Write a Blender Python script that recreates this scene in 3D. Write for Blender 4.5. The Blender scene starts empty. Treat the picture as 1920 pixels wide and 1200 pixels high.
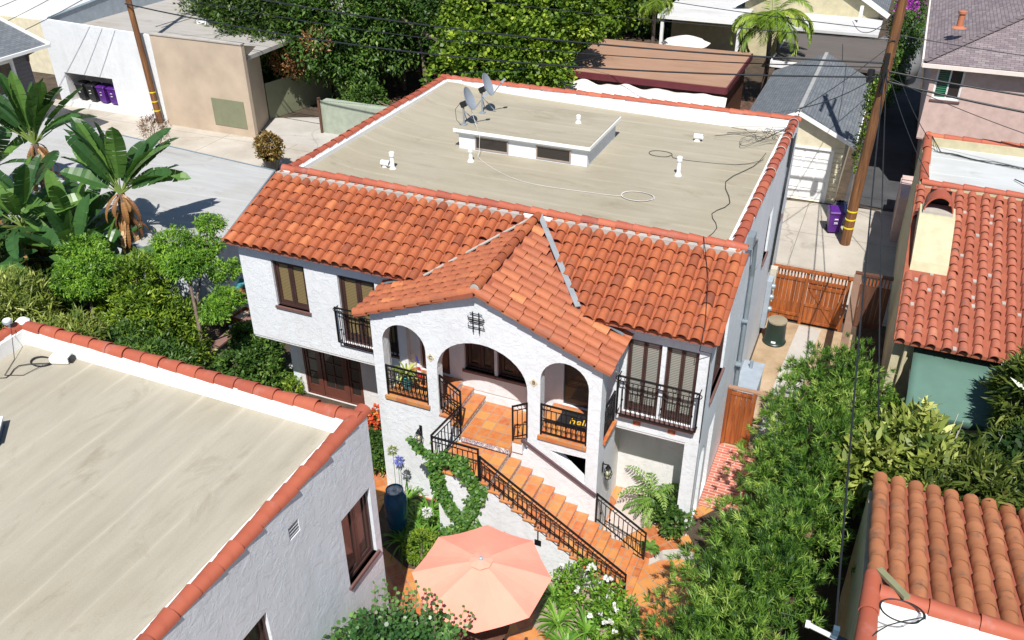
import bpy, bmesh, math, random
import numpy as np
from mathutils import Vector, Matrix, noise
from mathutils.geometry import tessellate_polygon
random.seed(7); RNG = np.random.default_rng(7)
R_ = math.radians; PI = math.pi
scene = bpy.context.scene
COL = scene.collection
# ------------------------------------------------------------------ camera
cd = bpy.data.cameras.new('camera'); cam = bpy.data.objects.new('camera', cd); COL.objects.link(cam)
cd.sensor_width = 36.0; cd.lens = 1648.041/1920*36; cd.clip_end = 600; cd.clip_start = 0.1
yaw, pitch, roll = 0.41104, 0.55020, -0.00757
fwd = Vector((-math.sin(yaw)*math.cos(pitch), math.cos(yaw)*math.cos(pitch), -math.sin(pitch)))
rt = Vector((math.cos(yaw), math.sin(yaw), 0)); up = rt.cross(fwd)
rt, up = rt*math.cos(roll)+up*math.sin(roll), up*math.cos(roll)-rt*math.sin(roll)
cam.matrix_world = Matrix(((rt.x, up.x, -fwd.x, 14.803), (rt.y, up.y, -fwd.y, -16.046), (rt.z, up.z, -fwd.z, 15.878), (0, 0, 0, 1)))
scene.camera = cam
# ------------------------------------------------------------------ light
SUN = Vector((0.36, -1.0, 1.55)).normalized()
w = bpy.data.worlds.new('World'); scene.world = w; w.use_nodes = True
nt = w.node_tree; bg = nt.nodes['Background']; sky = nt.nodes.new('ShaderNodeTexSky')
sky.sky_type = 'NISHITA'; sky.sun_disc = False
sky.sun_elevation = math.asin(SUN.z); sky.sun_rotation = math.atan2(SUN.x, SUN.y)
nt.links.new(sky.outputs[0], bg.inputs[0]); bg.inputs[1].default_value = 0.075; sky.ozone_density = 3.0; sky.dust_density = .4
sl = bpy.data.lights.new('sun', 'SUN'); sl.energy = 5.0; sl.angle = R_(0.5); sl.color = (1.0, 0.965, 0.92)
so = bpy.data.objects.new('sun', sl); COL.objects.link(so)
so.rotation_euler = SUN.to_track_quat('Z', 'Y').to_euler(); so.location = (5, -30, 40)
scene.view_settings.view_transform = 'Standard'; scene.view_settings.look = 'None'
scene.view_settings.exposure = 0.38; scene.view_settings.gamma = 1
scene.cycles.max_bounces = 5
scene.cycles.transparent_max_bounces = 4

# ------------------------------------------------------------------ mesh builder
class MB:
    def __init__(s, T=None): s.v = []; s.f = []; s.t = []; s.T = T; s.tint = 0.5
    def add(s, vs, fs, tint=None):
        o = len(s.v)
        if s.T is not None: vs = [s.T @ Vector(p) for p in vs]
        s.v += [tuple(p) for p in vs]; s.f += [tuple(i+o for i in f) for f in fs]
        s.t += [s.tint if tint is None else tint]*len(fs)
        return s
    def box(s, x0, y0, z0, x1, y1, z1, tint=None):
        x0, x1 = min(x0, x1), max(x0, x1); y0, y1 = min(y0, y1), max(y0, y1); z0, z1 = min(z0, z1), max(z0, z1)
        return s.add([(x0,y0,z0),(x1,y0,z0),(x1,y1,z0),(x0,y1,z0),(x0,y0,z1),(x1,y0,z1),(x1,y1,z1),(x0,y1,z1)],
              [(0,3,2,1),(4,5,6,7),(0,1,5,4),(1,2,6,5),(2,3,7,6),(3,0,4,7)], tint)
    def beam(s, a, b, wd, ht, up=(0,0,1), tint=None):
        a = Vector(a); b = Vector(b); d = (b-a).normalized(); u = Vector(up); r = d.cross(u)
        if r.length < 1e-4: r = d.cross(Vector((0,1,0)))
        r.normalize(); u = r.cross(d); r = r*wd/2; u = u*ht/2
        return s.add([a-r-u,a+r-u,a+r+u,a-r+u,b-r-u,b+r-u,b+r+u,b-r+u], [(0,1,2,3),(4,7,6,5),(0,4,5,1),(1,5,6,2),(2,6,7,3),(3,7,4,0)], tint)
    def tube(s, pts, r, n=6, cap=True, tint=None):
        pts = [Vector(p) for p in pts]; vs = []; m = len(pts)
        rs = r if isinstance(r, (list, tuple)) else [r]*m
        u = None
        for i, p in enumerate(pts):
            d = (pts[min(i+1,m-1)]-pts[max(i-1,0)]).normalized()
            if u is None:
                u = d.cross(Vector((0,0,1)));
                if u.length < .05: u = d.cross(Vector((0,1,0)))
            else: u = u - d*u.dot(d)
            u.normalize(); v = d.cross(u)
            for k in range(n):
                a = 2*PI*k/n; vs.append(p+(u*math.cos(a)+v*math.sin(a))*rs[i])
        fs = [(i*n+k, i*n+(k+1)%n, (i+1)*n+(k+1)%n, (i+1)*n+k) for i in range(m-1) for k in range(n)]
        if cap: fs += [tuple(range(n))[::-1], tuple(range((m-1)*n, m*n))]
        return s.add(vs, fs, tint)
    def lathe(s, c, prof, n=20, axis='z', tint=None):
        c = Vector(c); vs = []; m = len(prof)
        for r, h in prof:
            for k in range(n):
                a = 2*PI*k/n; p = (r*math.cos(a), r*math.sin(a), h)
                if axis == 'y': p = (p[0], p[2], p[1])
                if axis == 'x': p = (p[2], p[0], p[1])
                vs.append(c+Vector(p))
        fs = [(i*n+k, i*n+(k+1)%n, (i+1)*n+(k+1)%n, (i+1)*n+k) for i in range(m-1) for k in range(n)]
        fs += [tuple(range(n))[::-1], tuple(range((m-1)*n, m*n))]
        return s.add(vs, fs, tint)
    def ring(s, c, R, r, ax1, ax2, n=12, tint=None):
        c = Vector(c); a1 = Vector(ax1); a2 = Vector(ax2); ax3 = a1.cross(a2); vs = []
        for i in range(n):
            a = 2*PI*i/n; d = a1*math.cos(a)+a2*math.sin(a)
            for k in range(4):
                b = 2*PI*k/4; vs.append(c+d*(R+r*math.cos(b))+ax3*r*math.sin(b))
        fs = [(i*4+k, i*4+(k+1)%4, ((i+1)%n)*4+(k+1)%4, ((i+1)%n)*4+k) for i in range(n) for k in range(4)]
        return s.add(vs, fs, tint)
    def slab(s, outer, holes, c0, c1, axis='y', tint=None):
        """polygon with holes in a plane, extruded c0..c1 along axis"""
        def P(p, c):
            if axis == 'y': return (p[0], c, p[1])
            if axis == 'x': return (c, p[0], p[1])
            return (p[0], p[1], c)
        loops = [outer]+list(holes)
        flat = [p for l in loops for p in l]; N = len(flat)
        tr = tessellate_polygon([[Vector((p[0], p[1], 0)) for p in l] for l in loops])
        vs = [P(p, c0) for p in flat]+[P(p, c1) for p in flat]; fs = []
        for t in tr: fs.append(tuple(t)); fs.append(tuple(i+N for i in reversed(t)))
        o = 0
        for l in loops:
            n = len(l)
            for i in range(n): fs.append((o+i, o+(i+1)%n, o+(i+1)%n+N, o+i+N))
            o += n
        return s.add(vs, fs, tint)
    def build(s, name, mat, parent=None, smooth=False, fix=True, bevel=0):
        me = bpy.data.meshes.new(name)
        off = wloc(parent)
        vs = [(p[0]-off[0], p[1]-off[1], p[2]-off[2]) for p in s.v] if parent is not None else s.v
        me.from_pydata(vs, [], s.f); me.materials.append(mat)
        a = me.attributes.new('tint', 'FLOAT', 'FACE'); a.data.foreach_set('value', s.t)
        if fix:
            bm = bmesh.new(); bm.from_mesh(me); bmesh.ops.recalc_face_normals(bm, faces=bm.faces); bm.to_mesh(me); bm.free()
        if smooth:
            me.polygons.foreach_set('use_smooth', [True]*len(me.polygons))
            if smooth == 'auto':
                try: me.set_sharp_from_angle(angle=R_(40))
                except Exception: pass
        o = bpy.data.objects.new(name, me); COL.objects.link(o)
        if parent is not None: o.parent = parent
        if bevel:
            m = o.modifiers.new('bevel', 'BEVEL'); m.width = bevel; m.segments = 1; m.limit_method = 'ANGLE'
        return o
def wloc(p):
    x = Vector((0, 0, 0))
    while p is not None: x = x + p.location; p = p.parent
    return x
def tag(o, label=None, cat=None, group=None, kind=None):
    if label: o['label'] = label
    if cat: o['category'] = cat
    if group: o['group'] = group
    if kind: o['kind'] = kind
    return o
def empty(name, loc, label, cat, group=None, rz=0):
    o = bpy.data.objects.new(name, None); COL.objects.link(o); o.location = loc; o.rotation_euler = (0, 0, rz)
    o.empty_display_size = .3
    return tag(o, label, cat, group)
def dup(o, loc=None, rz=None, label=None, scale=None, parent=None):
    c = o.copy(); COL.objects.link(c)
    if parent is not None: c.parent = parent
    for ch in list(o.children): dup(ch, parent=c)
    if loc is not None: c.location = loc
    if rz is not None: c.rotation_euler = (0, 0, rz)
    if scale is not None: c.scale = (scale,)*3
    if label: c['label'] = label
    return c
def place(o, loc, rz=0, s=1): o.location = loc; o.rotation_euler = (0, 0, rz); o.scale = (s,)*3; return o

def sm(pts, k=5):
    P = [Vector(p) for p in pts]; P = [P[0]]+P+[P[-1]]; out = []
    for i in range(1, len(P)-2):
        for j in range(k):
            t = j/k; a, b, c, d = P[i-1], P[i], P[i+1], P[i+2]
            out.append(.5*((2*b)+(c-a)*t+(2*a-5*b+4*c-d)*t*t+(3*b-a-3*c+d)*t**3))
    return out+[P[-2]]

# ------------------------------------------------------------------ materials
def newmat(name):
    m = bpy.data.materials.new(name); m.use_nodes = True; n = m.node_tree
    return m, n, n.nodes['Principled BSDF']
def N(nt, typ, **k):
    x = nt.nodes.new(typ)
    for a, b in k.items():
        if a.startswith('i_'): x.inputs[a[2:].replace('_', ' ')].default_value = b
        else: setattr(x, a, b)
    return x
def ramp(nt, stops, fac):
    r = N(nt, 'ShaderNodeValToRGB'); e = r.color_ramp.elements
    while len(e) < len(stops): e.new(.5)
    for i, (p, c) in enumerate(stops): e[i].position = p; e[i].color = (*c, 1) if len(c) == 3 else c
    nt.links.new(fac, r.inputs[0]); return r.outputs[0]
def coord(nt, scale=(1, 1, 1), kind='Object', rot=(0, 0, 0)):
    tc = N(nt, 'ShaderNodeTexCoord'); mp = N(nt, 'ShaderNodeMapping'); mp.inputs['Scale'].default_value = scale; mp.inputs['Rotation'].default_value = rot
    nt.links.new(tc.outputs[kind], mp.inputs[0]); return mp.outputs[0]
def noise_tex(nt, co, sc, det=4, rough=.55, dist=0):
    n = N(nt, 'ShaderNodeTexNoise'); n.inputs['Scale'].default_value = sc; n.inputs['Detail'].default_value = det
    n.inputs['Roughness'].default_value = rough; n.inputs['Distortion'].default_value = dist
    nt.links.new(co, n.inputs['Vector']); return n.outputs['Fac']
def mixc(nt, fac, a, b, mode='MIX'):
    m = N(nt, 'ShaderNodeMix', data_type='RGBA', blend_type=mode)
    for s, v in ((0, fac), (6, a), (7, b)):
        if isinstance(v, bpy.types.NodeSocket): nt.links.new(v, m.inputs[s])
        else: m.inputs[s].default_value = v if s == 0 else (*v, 1)
    return m.outputs[2]
def bump(nt, bs, h, strength=.5, dist=.01, prev=None):
    b = N(nt, 'ShaderNodeBump'); b.inputs['Strength'].default_value = strength; b.inputs['Distance'].default_value = dist
    nt.links.new(h, b.inputs['Height'])
    if prev is not None: nt.links.new(prev, b.inputs['Normal'])
    nt.links.new(b.outputs[0], bs.inputs['Normal']); return b.outputs[0]
def simple(name, col, rough=.6, metal=0, var=.12, nsc=3, bmp=0, bsc=30):
    m, nt, bs = newmat(name); co = coord(nt)
    f = noise_tex(nt, co, nsc, 5)
    c = ramp(nt, [(.3, tuple(x*(1-var) for x in col)), (.7, tuple(min(1, x*(1+var)) for x in col))], f)
    nt.links.new(c, bs.inputs['Base Color']); bs.inputs['Roughness'].default_value = rough; bs.inputs['Metallic'].default_value = metal
    if bmp: bump(nt, bs, noise_tex(nt, co, bsc, 3), bmp, .01)
    return m
def stucco(name, col, dirt=.5, sc=1.0):
    m, nt, bs = newmat(name); co = coord(nt)
    big = noise_tex(nt, co, .9, 5, .6); c1 = ramp(nt, [(.35, tuple(x*.93 for x in col)), (.65, col)], big)
    st = noise_tex(nt, coord(nt, (2.2, 2.2, .35)), 1.3, 6, .65)
    c2 = mixc(nt, ramp(nt, [(.50, (0, 0, 0)), (.78, (dirt*.5,)*3)], st), c1, tuple(x*k for x, k in zip(col, (.6, .56, .5))))
    nt.links.new(c2, bs.inputs['Base Color']); bs.inputs['Roughness'].default_value = .85
    v = noise_tex(nt, coord(nt, (1, 1, 1), rot=(.5, .5, .4)), 4.2*sc, 9, .72, .5)
    r = ramp(nt, [(.47, (0, 0, 0)), (.52, (.7,)*3), (.62, (1, 1, 1))], v)
    b1 = bump(nt, bs, r, .42, .012)
    bump(nt, bs, noise_tex(nt, co, 38, 4), .28, .006, b1)
    return m
def roofdeck(name, col, ang=0, seam=1.0):
    m, nt, bs = newmat(name); co = coord(nt, rot=(0, 0, ang)); sw_ = abs(math.sin(ang)) > .7; cs = coord(nt, (2.8, .4, 1) if sw_ else (.4, 2.8, 1), rot=(0, 0, ang))
    a = noise_tex(nt, cs, 1.1, 8, .68, .4); b = noise_tex(nt, co, .35, 3); c = noise_tex(nt, co, 60, 2)
    c0 = ramp(nt, [(.28, tuple(x*.88 for x in col)), (.5, col), (.72, tuple(min(1, x*1.10) for x in col))], a)
    c1 = mixc(nt, ramp(nt, [(.45, (0,)*3), (.75, (.5,)*3)], b), c0, tuple(x*k for x, k in zip(col, (.72, .68, .58))))
    sx = N(nt, 'ShaderNodeSeparateXYZ'); nt.links.new(co, sx.inputs[0])
    wob = N(nt, 'ShaderNodeMath', operation='MULTIPLY_ADD')
    wob.inputs[1].default_value = .10; nt.links.new(noise_tex(nt, co, .8, 2), wob.inputs[0]); nt.links.new(sx.outputs[1], wob.inputs[2])
    md = N(nt, 'ShaderNodeMath', operation='PINGPONG'); md.inputs[1].default_value = .50*seam; nt.links.new(wob.outputs[0], md.inputs[0])
    ln = ramp(nt, [(0, (.55,)*3), (.03, (.2,)*3), (.10, (0,)*3)], md.outputs[0])
    fade = mixc(nt, 1.0, ln, ramp(nt, [(.35, (.15,)*3), (.65, (1,)*3)], noise_tex(nt, co, .7, 3)), 'MULTIPLY')
    c2 = mixc(nt, fade, c1, tuple(min(1, x*1.42) for x in col))
    stn = ramp(nt, [(.56, (0,)*3), (.72, (.6,)*3)], noise_tex(nt, coord(nt, (1.5, .7, 1) if sw_ else (.7, 1.5, 1), rot=(0, 0, ang)), .8, 9, .72, .6))
    c3 = mixc(nt, stn, c2, tuple(x*k for x, k in zip(col, (.55, .5, .4))))
    c4 = mixc(nt, .35, c3, ramp(nt, [(.3, (.35,)*3), (.7, (.65,)*3)], c), 'SOFT_LIGHT')
    nt.links.new(c4, bs.inputs['Base Color']); bs.inputs['Roughness'].default_value = .9
    bump(nt, bs, c, .3, .004); return m
def tilemat(name, lo, mid, hi, dirt=(.12, .09, .07), amount=.5):
    m, nt, bs = newmat(name); at = N(nt, 'ShaderNodeAttribute', attribute_name='tint'); co = coord(nt)
    c0 = ramp(nt, [(0, lo), (.5, mid), (1, hi)], at.outputs['Fac'])
    f = noise_tex(nt, co, 2.4, 6, .65)
    c1 = mixc(nt, ramp(nt, [(.56, (0,)*3), (.75, (amount,)*3)], f), c0, dirt)
    g = noise_tex(nt, co, 14, 4, .7)
    c2 = mixc(nt, ramp(nt, [(.66, (0,)*3), (.76, (.28*amount,)*3)], g), c1, (.50, .34, .27))
    nt.links.new(c2, bs.inputs['Base Color']); bs.inputs['Roughness'].default_value = .7
    bump(nt, bs, noise_tex(nt, co, 40, 3), .25, .005); return m
def leafmat(name, c0, c1, rough=.45, trans=.3, c2=None):
    m, nt, bs = newmat(name); at = N(nt, 'ShaderNodeAttribute', attribute_name='tint')
    st = [(0, c0), (.75, c1)] if c2 is None else [(0, c0), (.6, c1), (.95, c2)]
    c = ramp(nt, st, at.outputs['Fac'])
    nt.links.new(c, bs.inputs['Base Color']); bs.inputs['Roughness'].default_value = rough
    bs.inputs['Specular IOR Level'].default_value = .35
    tr = N(nt, 'ShaderNodeBsdfTranslucent'); nt.links.new(mixc(nt, .5, c, (.12, .22, .01), 'MIX'), tr.inputs[0])
    mx = N(nt, 'ShaderNodeMixShader'); mx.inputs[0].default_value = trans
    nt.links.new(bs.outputs[0], mx.inputs[1]); nt.links.new(tr.outputs[0], mx.inputs[2]); nt.links.new(mx.outputs[0], nt.nodes['Material Output'].inputs[0])
    return m
def woodmat(name, a, b, axis=2, sc=1, rough=.5):
    m, nt, bs = newmat(name); s = [9*sc]*3; s[axis] = .7*sc
    n1 = noise_tex(nt, coord(nt, tuple(s)), 1.2, 6, .6, .6); at = N(nt, 'ShaderNodeAttribute', attribute_name='tint')
    c = ramp(nt, [(.3, a), (.72, b)], n1)
    c = mixc(nt, .6, c, ramp(nt, [(0, (.3,)*3), (1, (.7,)*3)], at.outputs['Fac']), 'OVERLAY')
    nt.links.new(c, bs.inputs['Base Color']); bs.inputs['Roughness'].default_value = rough
    bump(nt, bs, n1, .3, .006); return m
def saltillo(name, size=.30, rot=0.0, a=(.50, .15, .045), b=(.54, .26, .07), c=(.40, .095, .03), off=(0, 0, 0)):
    m, nt, bs = newmat(name); co = coord(nt, rot=(0, 0, rot))
    br = N(nt, 'ShaderNodeTexBrick'); br.offset = 0; br.squash = 1
    br.inputs['Scale'].default_value = 1; br.inputs['Mortar Size'].default_value = .012; br.inputs['Brick Width'].default_value = size; br.inputs['Row Height'].default_value = size
    br.inputs['Color1'].default_value = (0, 0, 0, 1); br.inputs['Color2'].default_value = (1, 1, 1, 1); br.inputs['Mortar'].default_value = (.5, .5, .5, 1); br.inputs['Bias'].default_value = 0
    br.inputs['Mortar Smooth'].default_value = .3
    nt.links.new(co, br.inputs['Vector'])
    k = ramp(nt, [(0, c), (.3, a), (.75, b), (1, (.46, .11, .035))], br.outputs['Color'])
    n = noise_tex(nt, co, 7, 4); k2 = mixc(nt, ramp(nt, [(.35, (0,)*3), (.75, (.55,)*3)], n), k, (.56, .29, .11))
    k3 = mixc(nt, br.outputs['Fac'], k2, (.34, .24, .17)); nt.links.new(k3, bs.inputs['Base Color'])
    bs.inputs['Roughness'].default_value = .38
    iv = N(nt, 'ShaderNodeMath', operation='SUBTRACT'); iv.inputs[0].default_value = 1; nt.links.new(br.outputs['Fac'], iv.inputs[1])
    bump(nt, bs, iv.outputs[0], .5, .008); return m
def ground_mat(name, stops, sc=.5, detail=8, rough=.9, joint=None, jc=(.2, .18, .15), cracks=False):
    m, nt, bs = newmat(name); co = coord(nt)
    f = noise_tex(nt, co, sc, detail, .65); c = ramp(nt, stops, f)
    g = noise_tex(nt, co, 25, 4); c = mixc(nt, .35, c, ramp(nt, [(.3, (.38,)*3), (.7, (.62,)*3)], g), 'SOFT_LIGHT')
    if cracks:
        v = N(nt, 'ShaderNodeTexVoronoi', feature='DISTANCE_TO_EDGE'); v.inputs['Scale'].default_value = .13
        wv = N(nt, 'ShaderNodeVectorMath', operation='ADD'); nz = N(nt, 'ShaderNodeTexNoise'); nz.inputs['Scale'].default_value = 1.1; nz.inputs['Detail'].default_value = 6
        nt.links.new(co, nz.inputs['Vector']); nt.links.new(co, wv.inputs[0]); nt.links.new(nz.outputs['Color'], wv.inputs[1]); nt.links.new(wv.outputs[0], v.inputs['Vector'])
        c = mixc(nt, ramp(nt, [(0, (.4,)*3), (.004, (.15,)*3), (.008, (0,)*3)], v.outputs['Distance']), c, tuple(x*.6 for x in jc))
        st = noise_tex(nt, co, .55, 7, .7); c = mixc(nt, ramp(nt, [(.58, (0,)*3), (.72, (.55,)*3)], st), c, tuple(x*.8 for x in jc))
    if joint:
        br = N(nt, 'ShaderNodeTexBrick'); br.offset = 0; br.inputs['Scale'].default_value = 1; br.inputs['Mortar Size'].default_value = .015
        br.inputs['Brick Width'].default_value = joint[0]; br.inputs['Row Height'].default_value = joint[1]; nt.links.new(co, br.inputs['Vector'])
        c = mixc(nt, br.outputs['Fac'], c, jc)
    nt.links.new(c, bs.inputs['Base Color']); bs.inputs['Roughness'].default_value = rough
    bump(nt, bs, g, .4, .01); return m
def shingle(name, a, b, w=.3, h=.14):
    m, nt, bs = newmat(name)
    tc = N(nt, 'ShaderNodeTexCoord'); uv = N(nt, 'ShaderNodeUVMap'); uv.uv_map = 'uv'
    br = N(nt, 'ShaderNodeTexBrick'); br.offset = .5; br.inputs['Scale'].default_value = 1; br.inputs['Mortar Size'].default_value = .008
    br.inputs['Brick Width'].default_value = w; br.inputs['Row Height'].default_value = h; br.inputs['Bias'].default_value = 0
    br.inputs['Color1'].default_value = (*a, 1); br.inputs['Color2'].default_value = (*b, 1); br.inputs['Mortar'].default_value = (*[x*.35 for x in a], 1)
    nt.links.new(uv.outputs[0], br.inputs['Vector'])
    n = noise_tex(nt, coord(nt), .9, 5); c = mixc(nt, ramp(nt, [(.4, (0,)*3), (.8, (.4,)*3)], n), br.outputs['Color'], tuple(x*.7 for x in a))
    nt.links.new(c, bs.inputs['Base Color']); bs.inputs['Roughness'].default_value = .9
    bump(nt, bs, br.outputs['Fac'], -.5, .01); return m
def blindmat(name, a, b, pitch=.045, axis=2, rough=.12, coat=.6):
    m, nt, bs = newmat(name); tc = N(nt, 'ShaderNodeTexCoord'); sx = N(nt, 'ShaderNodeSeparateXYZ'); nt.links.new(tc.outputs['Object'], sx.inputs[0])
    p = N(nt, 'ShaderNodeMath', operation='PINGPONG'); p.inputs[1].default_value = pitch/2; nt.links.new(sx.outputs[axis], p.inputs[0])
    q = N(nt, 'ShaderNodeMath', operation='DIVIDE'); q.inputs[1].default_value = pitch/2; nt.links.new(p.outputs[0], q.inputs[0])
    c = ramp(nt, [(.1, a), (.7, b)], q.outputs[0]); nt.links.new(c, bs.inputs['Base Color'])
    bs.inputs['Roughness'].default_value = .55; bs.inputs['Coat Weight'].default_value = coat; bs.inputs['Coat Roughness'].default_value = .03
    return m

M = {}
M['stucco'] = stucco('white_stucco', (.73, .75, .765))
M['stucco_rough'] = stucco('rough_white_stucco', (.73, .77, .80), .4, .8)
M['stucco_porch'] = stucco('porch_stucco', (.72, .70, .68))
M['cap'] = tilemat('terracotta_cap', (.26, .058, .034), (.37, .09, .046), (.44, .125, .06), (.38, .2, .17), .6)
M['tile'] = tilemat('terracotta_barrel', (.22, .058, .026), (.365, .098, .036), (.50, .165, .062), (.13, .065, .05), .6)
M['tile_gable'] = tilemat('terracotta_gable', (.27, .078, .038), (.375, .112, .048), (.54, .20, .075), (.17, .075, .055), .45)
M['tile_old'] = tilemat('weathered_barrel', (.32, .095, .055), (.42, .13, .075), (.49, .19, .11), (.11, .10, .095), .9)
M['tile_brown'] = tilemat('brown_barrel', (.28, .105, .045), (.38, .145, .06), (.44, .18, .08), (.085, .07, .055), .95)
M['mortar'] = simple('mortar', (.40, .37, .33), .9, bmp=.4)
M['pan'] = simple('pan_tile', (.30, .085, .045), .9, bmp=.3)
M['deck'] = roofdeck('roof_deck_membrane', (.335, .30, .225))
M['deck_left'] = roofdeck('roof_deck_left', (.36, .328, .258), ang=R_(90), seam=.95)
M['deck_pale'] = roofdeck('roof_deck_pale', (.50, .52, .52), seam=1.6)
M['white'] = simple('white_paint', (.80, .80, .78), .5, var=.04)
M['flash'] = simple('grey_flashing', (.34, .36, .37), .5, .3)
M['blueflash'] = simple('blue_grey_flashing', (.17, .22, .25), .5)
M['brown_frame'] = simple('dark_brown_paint', (.055, .028, .024), .45, var=.2)
M['brown_sill'] = simple('brown_sill', (.16, .085, .075), .5)
M['redbrown'] = simple('red_brown_door', (.12, .04, .028), .4, var=.2)
M['blind_tan'] = blindmat('tan_blind', (.10, .075, .03), (.26, .19, .085))
M['blind_grey'] = blindmat('grey_blind', (.10, .10, .085), (.33, .33, .29))
M['darkglass'] = blindmat('dark_glass', (.012, .010, .010), (.03, .022, .018))
M['iron'] = simple('wrought_iron', (.012, .012, .014), .45, .4, .2)
M['salt'] = saltillo('saltillo_tile')
M['salt_diag'] = saltillo('saltillo_patio', .34, R_(40), c=(.36, .09, .035))
M['tread'] = saltillo('saltillo_tread', .30, 0, a=(.52, .145, .045), b=(.54, .25, .07))
M['concrete'] = ground_mat('alley_concrete', [(.25, (.30, .26, .21)), (.5, (.42, .38, .32)), (.75, (.52, .48, .42))], .4, joint=(4.2, 3.1), cracks=True)
M['pale_conc'] = roofdeck('weathered_pale_roof', (.40, .40, .39), ang=R_(-6), seam=2.2)
M['path'] = ground_mat('path_concrete', [(.3, (.36, .34, .30)), (.7, (.48, .45, .41))], .7, cracks=True)
M['dirt'] = ground_mat('bare_dirt', [(.3, (.26, .18, .10)), (.55, (.40, .29, .18)), (.8, (.5, .38, .26))], .9)
M['soil'] = ground_mat('dark_soil', [(.3, (.03, .022, .015)), (.6, (.08, .055, .035)), (.8, (.16, .10, .06))], 1.4)
M['litter'] = ground_mat('leaf_litter', [(.35, (.035, .02, .014)), (.55, (.10, .05, .03)), (.68, (.30, .16, .10)), (.8, (.42, .27, .18))], 3.0)
M['redwood'] = woodmat('redwood_fence', (.16, .038, .010), (.42, .125, .03))
M['wood_dark'] = woodmat('dark_wood', (.07, .03, .018), (.16, .075, .045))
M['polewood'] = woodmat('pole_wood', (.06, .025, .012), (.28, .12, .04), sc=.8, rough=.8)
M['yellow'] = simple('yellow_band', (.70, .55, .02), .5)
M['black'] = simple('black_rubber', (.012, .012, .013), .5)
M['cable'] = simple('black_cable', (.015, .018, .02), .45)
M['cable_white'] = simple('white_cable', (.62, .60, .58), .5)
M['cream'] = simple('cream_stucco', (.50, .45, .29), .9, bmp=.5)
M['cream2'] = simple('yellow_siding', (.64, .58, .42), .8)
M['tan'] = simple('tan_stucco', (.47, .375, .28), .9, var=.13, nsc=.7, bmp=.4)
M['olive'] = simple('olive_paint', (.20, .21, .13), .6, var=.08)
M['grey_siding'] = simple('grey_siding', (.13, .125, .14), .7)
M['pink'] = simple('pink_stucco', (.55, .40, .35), .9, bmp=.4, bsc=60)
M['purple'] = simple('purple_plastic', (.085, .015, .20), .38, var=.2)
M['bin_black'] = simple('black_plastic', (.02, .02, .022), .4)
M['bin_green'] = simple('dark_green_plastic', (.012, .028, .02), .4)
M['galv'] = simple('galvanised', (.30, .35, .38), .5, .4)
M['acgrey'] = simple('grey_metal_box', (.36, .41, .46), .55, .2)
M['dish'] = simple('dish_grey', (.26, .29, .33), .45, .1)
M['teal'] = simple('teal_canvas', (.085, .165, .13), .8, var=.1, nsc=1.5)
M['salmon'] = simple('salmon_canvas', (.87, .315, .225), .85, var=.07, nsc=1.3, bmp=.9, bsc=4)
M['canvas'] = simple('cream_canvas', (.72, .64, .58), .85, var=.05)
M['tarp'] = simple('white_tarp', (.66, .63, .58), .7, var=.08)
M['brownroof'] = roofdeck('brown_roll_roofing', (.33, .195, .125), seam=2.0)
M['darkroof'] = roofdeck('dark_flat_roof', (.11, .095, .085), seam=2.0)
M['whiteroof'] = roofdeck('pale_flat_roof', (.55, .55, .55), seam=2.0)
M['maroon'] = simple('maroon_fascia', (.12, .022, .03), .5)
M['blueglaze'] = simple('blue_glaze', (.012, .09, .19), .12, var=.3)
M['terra'] = simple('terracotta_pot', (.45, .16, .08), .7)
M['tealglaze'] = simple('teal_glaze', (.06, .26, .27), .25, var=.5, nsc=8)
M['bark'] = woodmat('bark', (.09, .06, .045), (.24, .18, .14), rough=.9)
M['block'] = ground_mat('block_wall', [(.3, (.30, .26, .18)), (.7, (.42, .37, .27))], 1.2, joint=(.4, .2), jc=(.2, .17, .12))
M['brick'] = None
M['shade_grey'] = shingle('grey_shingle', (.12, .135, .15), (.17, .185, .20))
M['shade_brown'] = shingle('mauve_shingle', (.17, .135, .145), (.27, .225, .225))
def brickmat():
    m, nt, bs = newmat('brick_paving'); co = coord(nt)
    br = N(nt, 'ShaderNodeTexBrick'); br.offset = .5; br.inputs['Scale'].default_value = 1; br.inputs['Mortar Size'].default_value = .012
    br.inputs['Brick Width'].default_value = .4; br.inputs['Row Height'].default_value = .11
    br.inputs['Color1'].default_value = (.42, .11, .07, 1); br.inputs['Color2'].default_value = (.52, .17, .11, 1); br.inputs['Mortar'].default_value = (.6, .42, .36, 1)
    nt.links.new(co, br.inputs['Vector']); nt.links.new(br.outputs['Color'], bs.inputs['Base Color']); bs.inputs['Roughness'].default_value = .8
    return m
M['brick'] = brickmat()
def talavera(name, a=(.72, .68, .58), b=(.02, .05, .25), c=(.5, .2, .04)):
    m, nt, bs = newmat(name); co = coord(nt)
    v = N(nt, 'ShaderNodeTexVoronoi'); v.inputs['Scale'].default_value = 14; nt.links.new(co, v.inputs['Vector'])
    k = ramp(nt, [(.15, c), (.3, b), (.42, a), (.62, b), (.75, a)], v.outputs['Distance']); nt.links.new(k, bs.inputs['Base Color'])
    bs.inputs['Roughness'].default_value = .2; return m
M['talavera'] = talavera('painted_riser_tile'); M['talavera_y'] = talavera('painted_riser_tile_yellow', (.35, .28, .06), (.12, .10, .03))
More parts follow.
